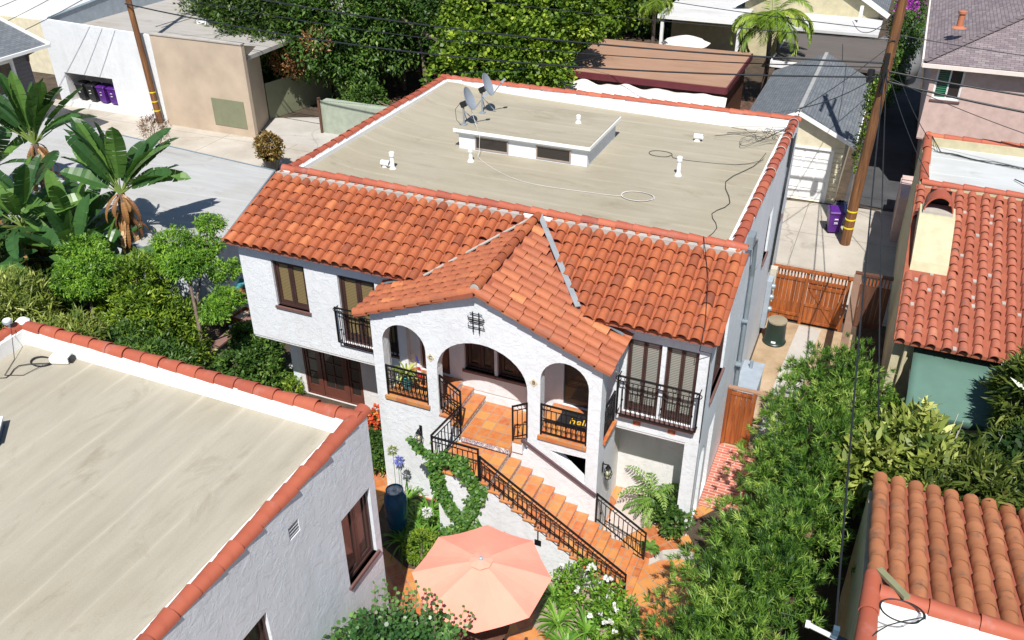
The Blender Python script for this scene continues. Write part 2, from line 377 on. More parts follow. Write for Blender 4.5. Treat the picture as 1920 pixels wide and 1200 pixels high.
# ------------------------------------------------------------------ roof helpers
def barrel(mb, base, d, a, n, L, r, r2, hf=1.0, th=.016, tint=.5, seg=7, lift=.02):
    """one half-round tile: base = middle of its lower end, d up the slope, a across, n normal"""
    vs = []; fs = []
    for (off, rad, lf) in ((0, r, lift), (L, r2, 0)):
        for k in range(seg+1):
            t = PI*k/seg; vs.append(base+d*off+a*(math.cos(t)*rad)+n*(math.sin(t)*rad*hf+lf-.012))
    for off in (0, L*.5):
        for k in range(seg+1):
            t = PI*k/seg; vs.append(base+d*off+a*(math.cos(t)*(r-th))+n*(math.sin(t)*(r-th)*hf+lift-.012))
    s = seg+1
    for k in range(seg):
        fs.append((k, k+1, s+k+1, s+k)); fs.append((2*s+k, 2*s+k+1, k+1, k)); fs.append((3*s+k, 3*s+k+1, 2*s+k+1, 2*s+k))
    mb.add(vs, fs, tint)
def tile_tint():
    x = random.random()
    if x < .035: return random.uniform(.8, 1)
    if x < .12: return random.uniform(.1, .25)
    return random.uniform(.34, .62)
def tile_slope(mb, p0, a, d, n, ncol, sp, nrow, ex, r, hf=1.0, keep=None, jit=.01, tintf=tile_tint, stag=0):
    a = Vector(a).normalized(); d = Vector(d).normalized(); n = Vector(n).normalized(); p0 = Vector(p0)
    for i in range(ncol):
        ct = random.uniform(-.08, .08)
        for j in range(nrow):
            c = p0+a*(sp*(i+.5))+d*(ex*j+(stag*(i % 2)+random.uniform(0, stag*.5) if j else 0))
            if keep and not keep(c+d*ex*.5): continue
            b = c+a*random.uniform(-jit, jit)+d*random.uniform(-jit, jit)+n*random.uniform(0, .006)
            dd = (d+a*random.uniform(-.018, .018)).normalized()
            barrel(mb, b, dd, a, n, ex*1.22, r*random.uniform(.97, 1.03), r*.80, hf, tint=min(1, max(0, tintf()+ct)), lift=.034)
def plate(mb, poly, zf, th, tint=.5):
    n = len(poly)
    vs = [(x, y, zf(x, y)) for x, y in poly]+[(x, y, zf(x, y)-th) for x, y in poly]
    fs = [tuple(range(n)), tuple(range(2*n-1, n-1, -1))]+[(i, (i+1) % n, (i+1) % n+n, i+n) for i in range(n)]
    mb.add(vs, fs, tint)
def cap_run(mb, p0, p1, r=.135, L=.42, hf=1.0, flip=False, mort=None):
    p0 = Vector(p0); p1 = Vector(p1)
    if flip: p0, p1 = p1, p0
    d = p1-p0; T = d.length; d.normalize(); n = Vector((0, 0, 1)); a = d.cross(n).normalized(); n = a.cross(d)
    m = max(1, round(T/L)); L = T/m
    for i in range(m):
        b = p0+d*(L*i)+a*random.uniform(-.012, .012)+n*random.uniform(-.004, .006)
        dd = (d+a*random.uniform(-.025, .025)).normalized()
        barrel(mb, b, dd, a, n, L*1.14, r*random.uniform(.97, 1.04), r*.84, hf, tint=tile_tint(), seg=9, lift=.02)
        if mort is not None and random.random() < .35:
            e = b+dd*.0
            mort.ring(e+n*.0, r*.97, .012, a, n, 12)
def arch(x0, x1, z0, zs, zt, n=12, p=1.0):
    c = (x0+x1)/2; h = (x1-x0)/2
    return [(x0, z0), (x1, z0)]+[(c+h*math.cos(PI*k/n), zs+(zt-zs)*math.sin(PI*k/n)**p) for k in range(n+1)]
def rect(x0, x1, z0, z1): return [(x0, z0), (x1, z0), (x1, z1), (x0, z1)]

# frame in a plane: T maps local (u right, v into wall, w up)
def TF(o, u, v=None):
    u = Vector(u).normalized(); w_ = Vector((0, 0, 1)); v = Vector(v).normalized() if v is not None else w_.cross(u)
    return Matrix(((u.x, v.x, 0, o[0]), (u.y, v.y, 0, o[1]), (u.z, v.z, 1, o[2]), (0, 0, 0, 1)))
def window(root, T, wd, ht, sashes=2, fr='brown_frame', pane='blind_tan', sill=True, name='window', dep=.10, muntins=None, fw=.055, sw=.075, label=None, sillmat='brown_sill', lower=0):
    """u 0..wd, w 0..ht, wall face at v=0, frame recessed by dep"""
    mb = MB(T); d = dep
    mb.box(0, d-.03, 0, fw, d+.07, ht); mb.box(wd-fw, d-.03, 0, wd, d+.07, ht)
    mb.box(fw, d-.028, 0, wd-fw, d+.07, fw); mb.box(fw, d-.028, ht-fw, wd-fw, d+.07, ht)
    ws = (wd-2*fw)/sashes; panes = []
    for i in range(sashes):
        u0 = fw+i*ws; u1 = u0+ws
        mb.box(u0+.004, d, fw+.002, u0+sw, d+.05, ht-fw-.002); mb.box(u1-sw, d, fw+.002, u1-.004, d+.05, ht-fw-.002)
        mb.box(u0+sw, d+.002, fw+.002, u1-sw, d+.048, fw+sw+.02+lower); mb.box(u0+sw, d+.002, ht-fw-sw, u1-sw, d+.048, ht-fw-.002)
        a0, a1, b0, b1 = u0+sw, u1-sw, fw+sw+.02+lower, ht-fw-sw
        if muntins:
            for k in range(1, muntins[0]): x = a0+(a1-a0)*k/muntins[0]; mb.box(x-.014, d+.006, b0, x+.014, d+.04, b1)
            for k in range(1, muntins[1]): z = b0+(b1-b0)*k/muntins[1]; mb.box(a0, d+.008, z-.014, a1, d+.038, z+.014)
        panes.append((a0, b0, a1, b1))
    w_ = mb.build(name, M[fr], root)
    if label: w_['label'] = label
    for a0, b0, a1, b1 in panes:
        MB(T).box(a0-.004, d+.030, b0-.004, a1+.004, d+.044, b1+.004).build('pane', M[pane], w_)
    if sill:
        MB(T).box(-.05, -.05, -.07, wd+.05, d+.02, .0).build('sill', M[sillmat], w_)
    return w_
def railing(root, p0, p1, h=.98, top_mat='iron', bars=.115, twist=True, circles=True, posts=(1, 1), name='railing', bottom=.09, scroll=False, r=.009, fan=False):
    """iron railing between base points p0 and p1 (any slope), bars vertical"""
    p0 = Vector(p0); p1 = Vector(p1); Z = Vector((0, 0, 1)); d = p1-p0; L = d.length; mb = MB()
    hd = Vector((d.x, d.y, 0)).normalized()
    mb.beam(p0+Z*h, p1+Z*h, .045, .03); mb.beam(p0+Z*(h-.13), p1+Z*(h-.13), .022, .014); mb.beam(p0+Z*bottom, p1+Z*bottom, .03, .02)
    if fan: mb.beam(p0+Z*(bottom+.33), p1+Z*(bottom+.33), .02, .014); mb.beam(p0+Z*(bottom+.39), p1+Z*(bottom+.39), .02, .014)
    m = max(2, round(L/bars))
    for i in range(m+1):
        p = p0+d*(i/m); e = (i == 0 or i == m); rr = .019 if e else r
        top = h+.02 if e else h-.13
        b = (0 if (i == 0 and posts[0]) or (i == m and posts[1]) else bottom)
        mb.beam(p+Z*b, p+Z*top, rr*2, rr*2, up=hd)
        if not e and twist and i % 2: mb.box(p.x-.02, p.y-.02, p.z+h*.42, p.x+.02, p.y+.02, p.z+h*.42+.035)
        if fan and i < m:
            q = p0+d*((i+.5)/m); mb.beam(p+Z*(bottom), q+Z*(bottom+.33), .012, .012, up=hd); 
    if circles:
        mc = max(1, round(L/.36)); 
        for i in range(mc):
            c = p0+d*((i+.5)/mc)+Z*(h-.066); mb.ring(c, .05, .008, hd, Z, 10)
    if scroll:
        for q, s in ((p0, 1), (p1, -1)):
            mb.ring(q+Z*(h-.07), .06, .012, hd, Z, 10)
    return mb.build(name, M['iron'], root)

# ------------------------------------------------------------------ ground
def sheet(name, poly, z, mat, kind='structure', label=None, cat=None, th=0):
    mb = MB(); n = len(poly)
    if th: mb.slab(poly, [], z-th, z, axis='z')
    else:
        tr = tessellate_polygon([[Vector((p[0], p[1], 0)) for p in poly]]); mb.add([(p[0], p[1], z) for p in poly], [tuple(t) for t in tr])
    o = mb.build(name, mat, fix=bool(th))
    if not th:
        for p in o.data.polygons:
            if p.normal.z < 0: p.flip()
    return tag(o, label, cat, None, kind)
sheet('ground', [(-160, -60), (90, -60), (90, 220), (-160, 220)], -.02, M['soil'])
sheet('alley', [(-60, 12.2), (16.9, 12.2), (16.9, 22.2), (-14.2, 19.25), (-60, 22.0)], .0, M['concrete'])
sheet('driveway_apron', [(-15.1, 19.28), (-9.5, 19.28), (-11.5, 24.5), (-16.4, 22.2)], .006, M['path'])
sheet('yard_litter', [(-13, 21.5), (8.6, 23.0), (8.6, 36), (-16, 36)], .004, M['litter'])
sheet('side_yard', [(12.5, 3.7), (15.35, 3.7), (15.35, 11.2), (12.5, 11.2)], .012, M['dirt'])
sheet('side_path', [(13.62, 11.1), (14.35, 11.1), (14.2, 9), (14.15, 3.8), (13.35, 3.8), (13.35, 6.5), (13.5, 9)], .03, M['path'], th=.05)
sheet('brick_paving', [(12.46, 1.2), (13.5, 1.2), (13.5, 3.84), (12.46, 3.84)], .016, M['brick'])
sheet('alley_strip', [(14.0, 22.3), (16.5, 22.3), (16.5, 60), (14.0, 60)], .004, ground_mat('asphalt_painted_shade', [(.3, (.04, .04, .042)), (.7, (.075, .075, .08))], .8))  # passage shade put into the paving colour, far darker than the alley concrete
sheet('patio', [(3.2, 1.2), (3.2, -5.4), (7.5, -5.4), (7.5, -14), (13.4, -14), (13.4, -1.2), (12.3, .3), (12.9, 1.2)], .004, M['salt_diag'])
# concrete floor below the right overhang and curved kerb
sheet('porch_floor', [(10.5, 1.02), (12.2, 1.02), (12.2, .2), (11.55, .05), (11.1, -.55), (10.9, -1.2), (10.5, -1.2)], .018, simple('pinkish_concrete', (.50, .42, .38), .85, var=.1))
kp = [(11.55+.75*math.cos(a)*1.1, -1.75+.95*math.sin(a)) for a in [R_(x) for x in range(25, 156, 13)]]
sheet('curved_kerb', [(12.9, -.55), (12.5, -.45), (12.05, -.70), (11.8, -1.05), (11.85, -1.3), (12.05, -1.05), (12.5, -.78), (12.9, -.85)], .03, M['path'], th=.04)
sheet('planting_bed', [(4.9, -1.35), (6.9, -1.35), (6.9, -2.6), (9.4, -2.6), (9.4, -3.1), (6.6, -3.6), (5.2, -3.0)], .03, M['soil'], th=.05)
sheet('rose_bed', [(9.6, -2.6), (12.0, -2.6), (12.3, -3.6), (11.3, -4.4), (10.0, -4.0)], .03, ground_mat('sandy_soil', [(.3, (.22, .17, .12)), (.7, (.4, .33, .25))], 1.5), th=.05)
sheet('palm_bed', [(10.95, .95), (12.15, .95), (12.15, .25), (11.55, .12), (11.2, .4)], .04, M['soil'], th=.05)
sheet('west_path', [(-1.6, -5), (-.6, -5), (.3, 3), (-1.0, 3.2)], .012, M['path'])

# ------------------------------------------------------------------ the main house
house = empty('stucco_house', (6.2, 5.9, 0), 'two storey white stucco house with red barrel tile eave, gabled porch and flat rooftop', 'house')
W, D = 12.45, 11.93
EZ = lambda y: 5.82+.36*(y+.3)
PX = 7.55
GZ = lambda x, y: 6.60+.04*(y+1.5)-.41*abs(x-PX)
mb = MB()
wins_front = [rect(1.0, 2.02, 4.0, 5.36), rect(3.01, 4.10, 3.32, 5.34), rect(4.2, 4.71, 3.32, 5.34), rect(10.62, 11.40, 3.32, 5.34), rect(11.50, 12.22, 3.32, 5.34),
              rect(5.28, 6.1, 3.07, 5.1), rect(6.52, 7.33, 3.42, 4.9), rect(7.41, 8.3, 3.42, 4.9), rect(9.13, 10.0, 3.07, 5.1)]
mb.slab(rect(0, W, 2.85, 5.84), wins_front, 0, .25)
mb.build('front_wall', M['stucco'], house)
s = MB(); s.slab([(.25, 0), (D-.25, 0), (D-.25, 6.84), (2.25, 6.84), (2.25, EZ(2.25)-.03), (.25, EZ(.25)-.03)],
        [arch(.45, 1.02, .02, 1.9, 2.25, 8), rect(1.35, 2.05, .02, 2.35), rect(.75, 2.2, 3.62, 5.5), rect(7.4, 8.25, 3.95, 5.4), rect(10.3, 11.0, 4.0, 5.4)], W-.25, W, axis='x')
s.build('side_wall', M['stucco_rough'], house)
s = MB(); s.slab([(.25, 2.85), (1.36, 2.85), (1.36, 0), (D-.25, 0), (D-.25, 6.84), (2.25, 6.84), (2.25, EZ(2.25)-.03), (.25, EZ(.25)-.03)], [], 0, .25, axis='x')
s.build('side_wall', M['stucco_rough'], house)
MB().box(0, D-.25, 0, W, D, 6.842).build('back_wall', M['stucco'], house)
MB().box(.25, .25, 2.75, W-.25, D-.25, 2.95).box(.02, .02, 2.78, W-.02, 1.3, 2.848).build('floor_slab', M['stucco_porch'], house)
# recessed ground floor
mb = MB(); mb.slab(rect(.25, 4.74, 0, 2.78), [rect(.43, 2.45, .03, 2.35)], 1.36, 1.58); mb.box(4.74, .3, 0, 4.9, 1.5, 2.78)
mb.build('ground_floor_wall', M['stucco_porch'], house)
mb = MB(); mb.box(10.3, 1.06, 0, 12.2, 1.28, 2.78); mb.box(9.9, .0, 0, 10.3, 1.3, 2.78); mb.build('ground_floor_wall', M['stucco_porch'], house)
MB().box(5.0, .004, 2.2, 10.2, .22, 2.776).build('porch_back_wall', M['stucco'], house)
MB().box(12.13, .003, 0, W-.003, .32, 2.848).build('corner_pier', M['stucco'], house)
# doors / windows
FY = lambda x, z, y=0: TF((x, y, z), (1, 0, 0))
def TFy(x, z, y=0): return Matrix(((1, 0, 0, x), (0, 1, 0, y), (0, 0, 1, z), (0, 0, 0, 1)))
window(house, TFy(1.0, 4.0), 1.02, 1.36, 2)
window(house, TFy(3.01, 3.32), 1.09, 2.02, 2, name='french_window', sill=False, lower=.12)
window(house, TFy(4.2, 3.32), .51, 2.02, 1, name='french_window', sill=False, lower=.12)
window(house, TFy(10.62, 3.32), .78, 2.02, 2, pane='blind_grey', name='french_window', sill=False, lower=.12, sw=.045, fw=.04)
window(house, TFy(11.50, 3.32), .72, 2.02, 2, pane='blind_grey', name='french_window', sill=False, lower=.12, sw=.045, fw=.04)
window(house, TFy(6.52, 3.42), .81, 1.48, 2, pane='darkglass', sill=True)
window(house, TFy(7.41, 3.42), .89, 1.48, 2, pane='darkglass', sill=True)
MB().box(5.28, .08, 3.07, 6.1, .13, 5.1).box(5.36, .065, 3.2, 6.02, .08, 3.9).box(5.36, .065, 4.1, 6.02, .08, 5.0).build('door', M['redbrown'], house)
MB().box(9.13, .06, 3.07, 10.0, .12, 5.1).box(9.2, .045, 3.2, 9.93, .06, 5.0).build('door', M['darkglass'], house)
MB().box(3.0, -.06, 3.25, 4.72, .10, 3.318).build('balcony_ledge', M['brown_sill'], house)
MB().box(10.56, -.16, 3.25, 12.32, .10, 3.318).build('balcony_ledge', M['brown_sill'], house)
# ground-floor french doors with muntins
window(house, TFy(.43, .03, 1.36), .55, 2.32, 1, fr='redbrown', pane='darkglass', muntins=(1, 4), sill=False, name='french_door', dep=.05, sw=.07, lower=.2)
window(house, TFy(.98, .03, 1.36), .92, 2.32, 1, fr='redbrown', pane='darkglass', muntins=(2, 4), sill=False, name='french_door', dep=.05, sw=.1, lower=.2)
window(house, TFy(1.90, .03, 1.36), .55, 2.32, 1, fr='redbrown', pane='darkglass', muntins=(1, 4), sill=False, name='french_door', dep=.05, sw=.07, lower=.2)
TX = lambda y, z: Matrix(((0, -1, 0, W), (1, 0, 0, y), (0, 0, 1, z), (0, 0, 0, 1)))
window(house, TX(.75, 3.62), 1.45, 1.88, 2, pane='darkglass', dep=.09)
window(house, TX(7.4, 3.95), .85, 1.45, 1, pane='darkglass', dep=.09)
window(house, TX(10.3, 4.0), .7, 1.4, 1, pane='darkglass', dep=.09)
MB().box(W-.16, 1.35, .02, W-.10, 2.05, 2.35).build('door', M['redbrown'], house)
# juliet balconies
railing(house, (2.93, -.14, 3.30), (4.68, -.14, 3.30), 1.14, bars=.115, scroll=True, posts=(0, 0))
railing(house, (10.52, -.22, 3.30), (12.36, -.22, 3.30), 1.14, bars=.115, scroll=True, posts=(0, 0))
rr = MB(); rr.beam((2.93, -.14, 4.42), (2.93, 0, 4.42), .02, .02); rr.beam((2.93, -.14, 3.38), (2.93, 0, 3.38), .02, .02)
for x in (10.52, 12.36):
    for z in (4.42, 3.38): rr.beam((x, -.22, z), (x, 0, z), .02, .02)
rr.build('railing_bracket', M['iron'], house)
# small accent tiles
for x in (10.97, 11.80): MB().box(x-.09, -.012, 3.0, x+.09, .0, 3.12).box(x-.03, -.018, 3.03, x+.03, -.012, 3.09, .9).build('accent_tile', tilemat('accent', (.5, .1, .05), (.55, .13, .06), (.6, .3, .1)), house)
# roof deck, parapets' inner faces
mb = MB(); nx, ny = 40, 30; vs = []
for i in range(nx+1):
    for j in range(ny+1):
        x = .26+(W-.52)*(i/nx)**1.6; y = D-.26-(D-.26-2.40)*(j/ny)**1.6
        vs.append((x, y, min(6.76, 6.42+.27*math.exp(-(x-.3)/.7)+.24*max(0, 1-x/9)*math.exp(-(D-.3-y)/.9))+.006*noise.noise(Vector((x*.6, y*.6, 0)))))
mb.add(vs, [(i*(ny+1)+j, (i+1)*(ny+1)+j, (i+1)*(ny+1)+j+1, i*(ny+1)+j+1) for i in range(nx) for j in range(ny)])
dk = mb.build('roof_deck', M['deck'], house, smooth=True)
if dk.data.polygons[0].normal.z < 0: dk.data.flip_normals()
mb = MB(); mb.box(.25, 2.2, 5.9, W-.25, 2.45, 6.80); mb.build('parapet', M['white'], house)
mb = MB(); mb.box(.25, D-.32, 6.425, W-.25, D-.252, 6.80); mb.box(.252, 2.46, 6.425, .34, D-.33, 6.80); mb.box(W-.34, 2.46, 6.425, W-.252, D-.33, 6.80)
mb.build('parapet', M['white'], house)
mt = MB()
mb = MB(); cap_run(mb, (-.05, 2.36, 6.84), (W+.1, 2.36, 6.84), .12, .43, mort=None); mb.build('parapet_cap', M['cap'], house, smooth='auto', fix=False)
mb = MB(); cap_run(mb, (0, D-.14, 6.84), (W, D-.14, 6.86), .135, .43, .75); mb.build('parapet_cap', M['cap'], house, smooth='auto', fix=False)
mb = MB(); cap_run(mb, (.13, 2.45, 6.83), (.13, D, 6.85), .135, .43, .75); mb.build('parapet_cap', M['cap'], house, smooth='auto', fix=False)
mb = MB(); cap_run(mb, (W-.12, 2.35, 6.83), (W-.12, D-.05, 6.85), .15, .43, .75, mort=mt); mb.build('parapet_cap', M['cap'], house, smooth='auto', fix=False)
# front slope
d = Vector((0, 1, .36)).normalized(); n = Vector((0, -.36, 1)).normalized()
mb = MB(); zf = lambda x, y: EZ(y)
plate(mb, [(-.14, -.27), (5.72, -.27), (PX, 2.2), (9.38, -.27), (W+.13, -.27), (W+.13, 2.24), (-.14, 2.24)], zf, .10)
mb.build('roof_board', M['pan'], house)
keep = lambda c: c.z-n.z*0 > 0 and (EZ(c.y) > GZ(c.x, c.y)+.045 or c.y > 2.1 and abs(c.x-PX) > .25)
mb = MB(); tile_slope(mb, (-.14, -.33, EZ(-.33)+.0), (1, 0, 0), d, n, 43, .2958, 8, .338, .125, 1.0, keep)
# pans between the caps
for i in range(44):
    x = -.14+.2958*i
    y0 = -.31
    for j in range(8):
        c = Vector((x, y0, EZ(y0)))+d*(.338*j)
        if not keep(c+d*.17): continue
        a = Vector((1, 0, 0)); vs = []
        for off, lf in ((0, .03), (.39, .012)):
            for k in range(5):
                t = PI*k/4; vs.append(c+d*off+a*(math.cos(t)*.075)+n*(lf-math.sin(t)*.02))
        mb.add(vs, [(k, k+1, k+6, k+5) for k in range(4)], random.uniform(.2, .6))
# two fields, left and right of the gable
for sd in (-1, 1):
    m2 = MB()
    for f_, t_ in zip(mb.f, mb.t):
        if (mb.v[f_[0]][0] < PX) == (sd < 0): m2.add([mb.v[i] for i in f_], [tuple(range(len(f_)))], t_)
    o = m2.build('barrel_tile_eave', M['tile'], house, fix=False); bm = bmesh.new(); bm.from_mesh(o.data); bmesh.ops.remove_doubles(bm, verts=bm.verts, dist=1e-5); bm.to_mesh(o.data); bm.free()
    o.data.polygons.foreach_set('use_smooth', [True]*len(o.data.polygons)); o.data.set_sharp_from_angle(angle=R_(40))
mb = MB(); mb.box(-.1, 2.12, 6.66, PX-.4, 2.30, 6.81); mb.box(PX+.4, 2.12, 6.66, W+.05, 2.30, 6.81); mb.build('mortar_bed', M['mortar'], house)
# porch gable roof
for sgn in (-1, 1):
    dd = Vector((-sgn, 0, .41)).normalized(); nn = Vector((sgn*.41, 0, 1)).normalized(); a = Vector((0, 1, 0))
    mb = MB(); plate(mb, [(PX, -1.36), (PX+sgn*3.05, -1.36), (PX+sgn*3.05, -.005), (PX+sgn*2.0, -.005), (PX+sgn*1.9, -.3), (PX, 2.15)] if sgn > 0 else [(PX, -1.5), (PX, 2.15), (PX-1.9, -.3), (PX-2.0, -.005), (PX-3.05, -.005), (PX-3.05, -1.36)], GZ, .11)
    mb.build('roof_board', M['pan'], house)
    kp_ = lambda c: (GZ(c.x, c.y) > EZ(c.y)+.035 and abs(c.x-PX) > .1) if c.y > -.28 and abs(c.x-PX) < 2.05 else (c.y < .02 and abs(c.x-PX) > .1)
    mb = MB(); x0 = PX+sgn*3.14
    ttf = (lambda: (random.uniform(.8, .95) if random.random() < .05 else random.uniform(.34, .58)))
    tile_slope(mb, (x0, -1.30, GZ(x0, -1.30)), (0, 1, .04), dd, nn, 12, .288, 9, .375, .142, .66, kp_, tintf=ttf, stag=.10)
    # verge tiles lying on the edge of the front wall
    dv = Vector((-sgn, 0, .41)).normalized()
    for j in range(9):
        b = Vector((x0, -1.36, GZ(x0, -1.36)-.02))+dv*(.375*j); barrel(mb, b, dv, Vector((0, 1, 0)), nn, .44, .125, .105, 1.0, tint=ttf(), lift=.03)
        b2 = b+Vector((0, -.03, -.01)); vs = []
        # skirt of the verge tile, hanging down the wall face
        for off in (0, .42):
            for zz in (0, -.06): vs.append(b2+dv*off+nn*(zz+ (0.03 if off == 0 else 0))+Vector((0, -.08, 0)))
        mb.add([vs[0], vs[1], vs[3], vs[2]], [(0, 1, 2, 3)], ttf())
    mb.build('gable_tiles', M['tile_gable'], house, smooth='auto', fix=False)
    # valley flashing
    mb = MB()
    pts = []
    for t in range(11):
        x = PX+sgn*(1.88*(1-t/10)+.05); 
        y = (6.66+.0-.41*abs(x-PX)-5.928)/(.36-.04)
        pts.append(Vector((x, y, EZ(y)+(.125 if sgn > 0 else .09))))
    for p_, q_ in zip(pts[:-1], pts[1:]): mb.beam(p_, q_, .13 if sgn > 0 else .06, .03)
    mb.build('valley_flashing', M['flash'] if sgn > 0 else M['mortar'], house)
    mb = MB(); mb.beam((PX+sgn*2.12, -.20, GZ(PX+2.12, 0)+.12), (PX+sgn*3.02, -.20, GZ(PX+3.02, 0)+.10), .06, .03); mb.build('valley_flashing', M['blueflash'], house)
mb = MB(); mo = MB()
r0 = Vector((PX, -1.40, GZ(PX, -1.40)+.05)); r1 = Vector((PX, 2.2, GZ(PX, 2.2)+.05)); dv = (r1-r0).normalized(); nn = Vector((1, 0, 0)).cross(dv)
for j in range(10):
    b = r0+dv*(.372*j)+Vector((random.uniform(-.015, .015), 0, 0)); barrel(mb, b, (dv+Vector((random.uniform(-.03, .03), 0, 0))).normalized(), Vector((1, 0, 0)), nn, .42, .125, .105, 1.0, tint=random.uniform(.2, .7), lift=.03)
mb.build('ridge_cap', M['tile'], house, smooth='auto', fix=False)
mo.lathe((PX, -1.39, GZ(PX, -1.5)+.06), [(.0, -.02), (.1, -.02), (.105, .02), (.0, .03)], 12, 'y'); mo.build('ridge_mortar', M['mortar'], house)
mt.build('cap_mortar', M['mortar'], house)

# porch walls
wall = MB()
outl = [(4.74, 0), (10.46, 0), (10.46, GZ(10.46, -1.28)-.12), (PX, GZ(PX, -1.28)-.12), (4.74, GZ(4.74, -1.28)-.12)]
wall.slab(outl, [arch(5.02, 6.17, 3.03, 4.615, 5.19, 14), arch(6.45, 8.73, 2.42, 4.2, 5.17, 18), arch(9.04, 10.17, 3.03, 4.615, 5.19, 14), [(9.29, 2.69), (10.17, 1.92), (10.17, 2.72)]], -1.28, -1.02)
wall.build('porch_wall', M['stucco'], house)
for x0, x1 in ((4.742, 4.99), (10.21, 10.458)):
    mb = MB(); mb.slab([(-1.02, 0), (-.002, 0), (-.002, 5.18), (-1.02, 5.18)], [arch(-.92, -.14, 3.05, 4.5, 4.88, 10)], x0, x1, axis='x'); mb.build('porch_side_wall', M['stucco'], house)
# sills
for b_ in ((4.98, -1.34, 2.98, 6.21, -1.0, 3.075), (9.0, -1.34, 2.98, 10.18, -1.0, 3.075), (10.19, -.96, 2.98, 10.52, -.08, 3.075)): MB().box(*b_).build('tiled_sill', M['tread'], house)
mb = MB()
mb.box(4.99, -1.02, 2.85, 6.45, -.002, 3.06); mb.box(8.9, -1.02, 2.85, 10.21, -.002, 3.06)
mb.box(6.452, -1.33, 2.86, 6.76, -.002, 2.90); mb.box(6.76, -1.36, 2.70, 7.08, -.002, 2.74); mb.box(7.08, -1.46, 2.40, 8.36, -.002, 2.57); mb.box(8.36, -1.36, 2.70, 8.62, -.002, 2.74); mb.box(8.62, -1.0, 2.86, 8.9, -.002, 2.90)
mb.build('porch_floor_tiles', M['salt'], house)
mb = MB(); mb.box(5.0, -1.0, 2.7, 6.44, -.01, 2.84); mb.box(6.442, -1.31, 2.4, 6.75, -.003, 2.86); mb.box(6.752, -1.34, 2.40, 7.06, -.003, 2.70); mb.build('porch_base', M['stucco'], house); mb = MB(); mb.box(8.37, -1.34, 2.40, 8.63, -.003, 2.70); mb.box(8.63, -.99, 2.40, 8.91, -.003, 2.86); mb.box(8.91, -1.0, 2.7, 10.2, -.01, 2.84)
mb.build('porch_base', M['stucco'], house)
MB().box(7.06, -1.33, 2.575, 7.066, -.01, 2.70).box(6.75, -1.30, 2.745, 6.756, -.01, 2.86).box(6.45, -1.02, 2.905, 6.456, -.01, 3.055).build('painted_riser', M['talavera'], house)
# stairs
st = [(6.98, 0), (6.98, 2.31), (8.27, 2.31)]
for k in range(1, 13):
    z = 2.36-.183*k; x0 = 8.28+.288*(k-1); st += [(x0-.01, z-.05), (x0+.278, z-.05)]
st += [(11.73, 0)]
mb = MB(); mb.slab(st, [], -2.53, -1.285); mb.build('stair_base', M['stucco'], house)
mb = MB(); mb.box(6.93, -2.58, 2.312, 8.30, -1.46, 2.36)
for k in range(1, 13):
    z = 2.36-.183*k; x0 = 8.28+.288*(k-1); mb.box(x0+.002, -2.57, z-.048, x0+.312, -1.29, z)
    mb.box(x0+.274, -2.565, z-.15, x0+.284, -2.36, z-.05)
mb.build('stair_tread', M['tread'], house, bevel=.012)
mb = MB()
for k in range(0, 13):
    z = 2.36-.183*k; x0 = 8.279+.288*k; mb.box(x0, -2.50, z-.18, x0+.006, -1.30, z-.052)
mb.box(7.09, -1.468, 2.40, 8.35, -1.461, 2.53); mb.build('painted_riser', M['talavera'], house)
# sloping handrail wall bit
mb = MB(); mb.beam((8.62, -1.36, 2.86), (10.48, -1.36, 1.78), .05, .06); mb.build('handrail', simple('purple_brown_rail', (.10, .06, .07), .5), house)
SL = .183/.288
railing(house, (6.55, -1.36, 3.12), (7.07, -1.36, 2.80), .98, fan=True, bars=.11)
railing(house, (7.05, -1.38, 2.45), (6.90, -2.52, 2.40), .90, bars=.13, circles=False)
railing(house, (6.90, -2.52, 2.36), (8.06, -2.52, 2.36), .90, bars=.13)
railing(house, (8.10, -2.52, 2.20), (11.62, -2.52, 2.20-SL*3.52), .86, bars=.135, fan=False)
mb = MB()
for t in (.45,): mb.beam((8.1, -2.50, 2.20+.36), (11.62, -2.50, 2.20-SL*3.52+.36), .02, .014); mb.beam((8.1, -2.50, 2.20+.30), (11.62, -2.50, 2.20-SL*3.52+.30), .02, .014)
mb.box(9.44, -2.55, .92, 9.60, -2.535, 1.08); mb.beam((9.52, -2.54, 1.0), (9.52, -2.54, 1.5), .025, .025, up=(1, 0, 0)); mb.build('railing_brace', M['iron'], house)
railing(house, (10.50, -1.30, .92), (11.72, -1.30, .92-SL*1.22), .86, bars=.135)
railing(house, (8.40, -1.36, 2.76), (8.73, -1.30, 2.9), .98, bars=.12)
railing(house, (5.04, -1.26, 3.07), (6.15, -1.26, 3.07), .86, fan=True, bars=.115)
railing(house, (9.06, -1.26, 3.07), (10.15, -1.26, 3.07), .86, fan=True, bars=.115)
railing(house, (10.44, -.93, 3.07), (10.44, -.13, 3.07), .86, fan=True, bars=.115)
# grille ornament
mb = MB()
for i, (zz, h_) in enumerate(((5.98, .13), (5.9, .18), (5.86, .18), (5.80, .16), (5.76, .14), (5.67, .18), (5.63, .18))): 
    if i in (0, 2, 3, 4, 6): mb.beam((7.53-h_*1.15, -1.33, zz), (7.53+h_*1.15, -1.33, zz), .014, .014)
for sx in (-1, 1):
    mb.beam((7.53+sx*.075, -1.34, 5.5), (7.53+sx*.075, -1.34, 6.03), .02, .02, up=(1, 0, 0))
    for zz in (5.84, 5.65): mb.tube([(7.53+sx*.08, -1.33, zz-.02), (7.53+sx*.18, -1.34, zz-.02), (7.53+sx*.19, -1.35, zz+.05), (7.53+sx*.17, -1.36, zz+.09)], .008, 4)
    mb.beam((7.53+sx*.075, -1.28, 5.6), (7.53+sx*.075, -1.34, 5.6), .02, .02)
mb.build('iron_grille', M['iron'], house)
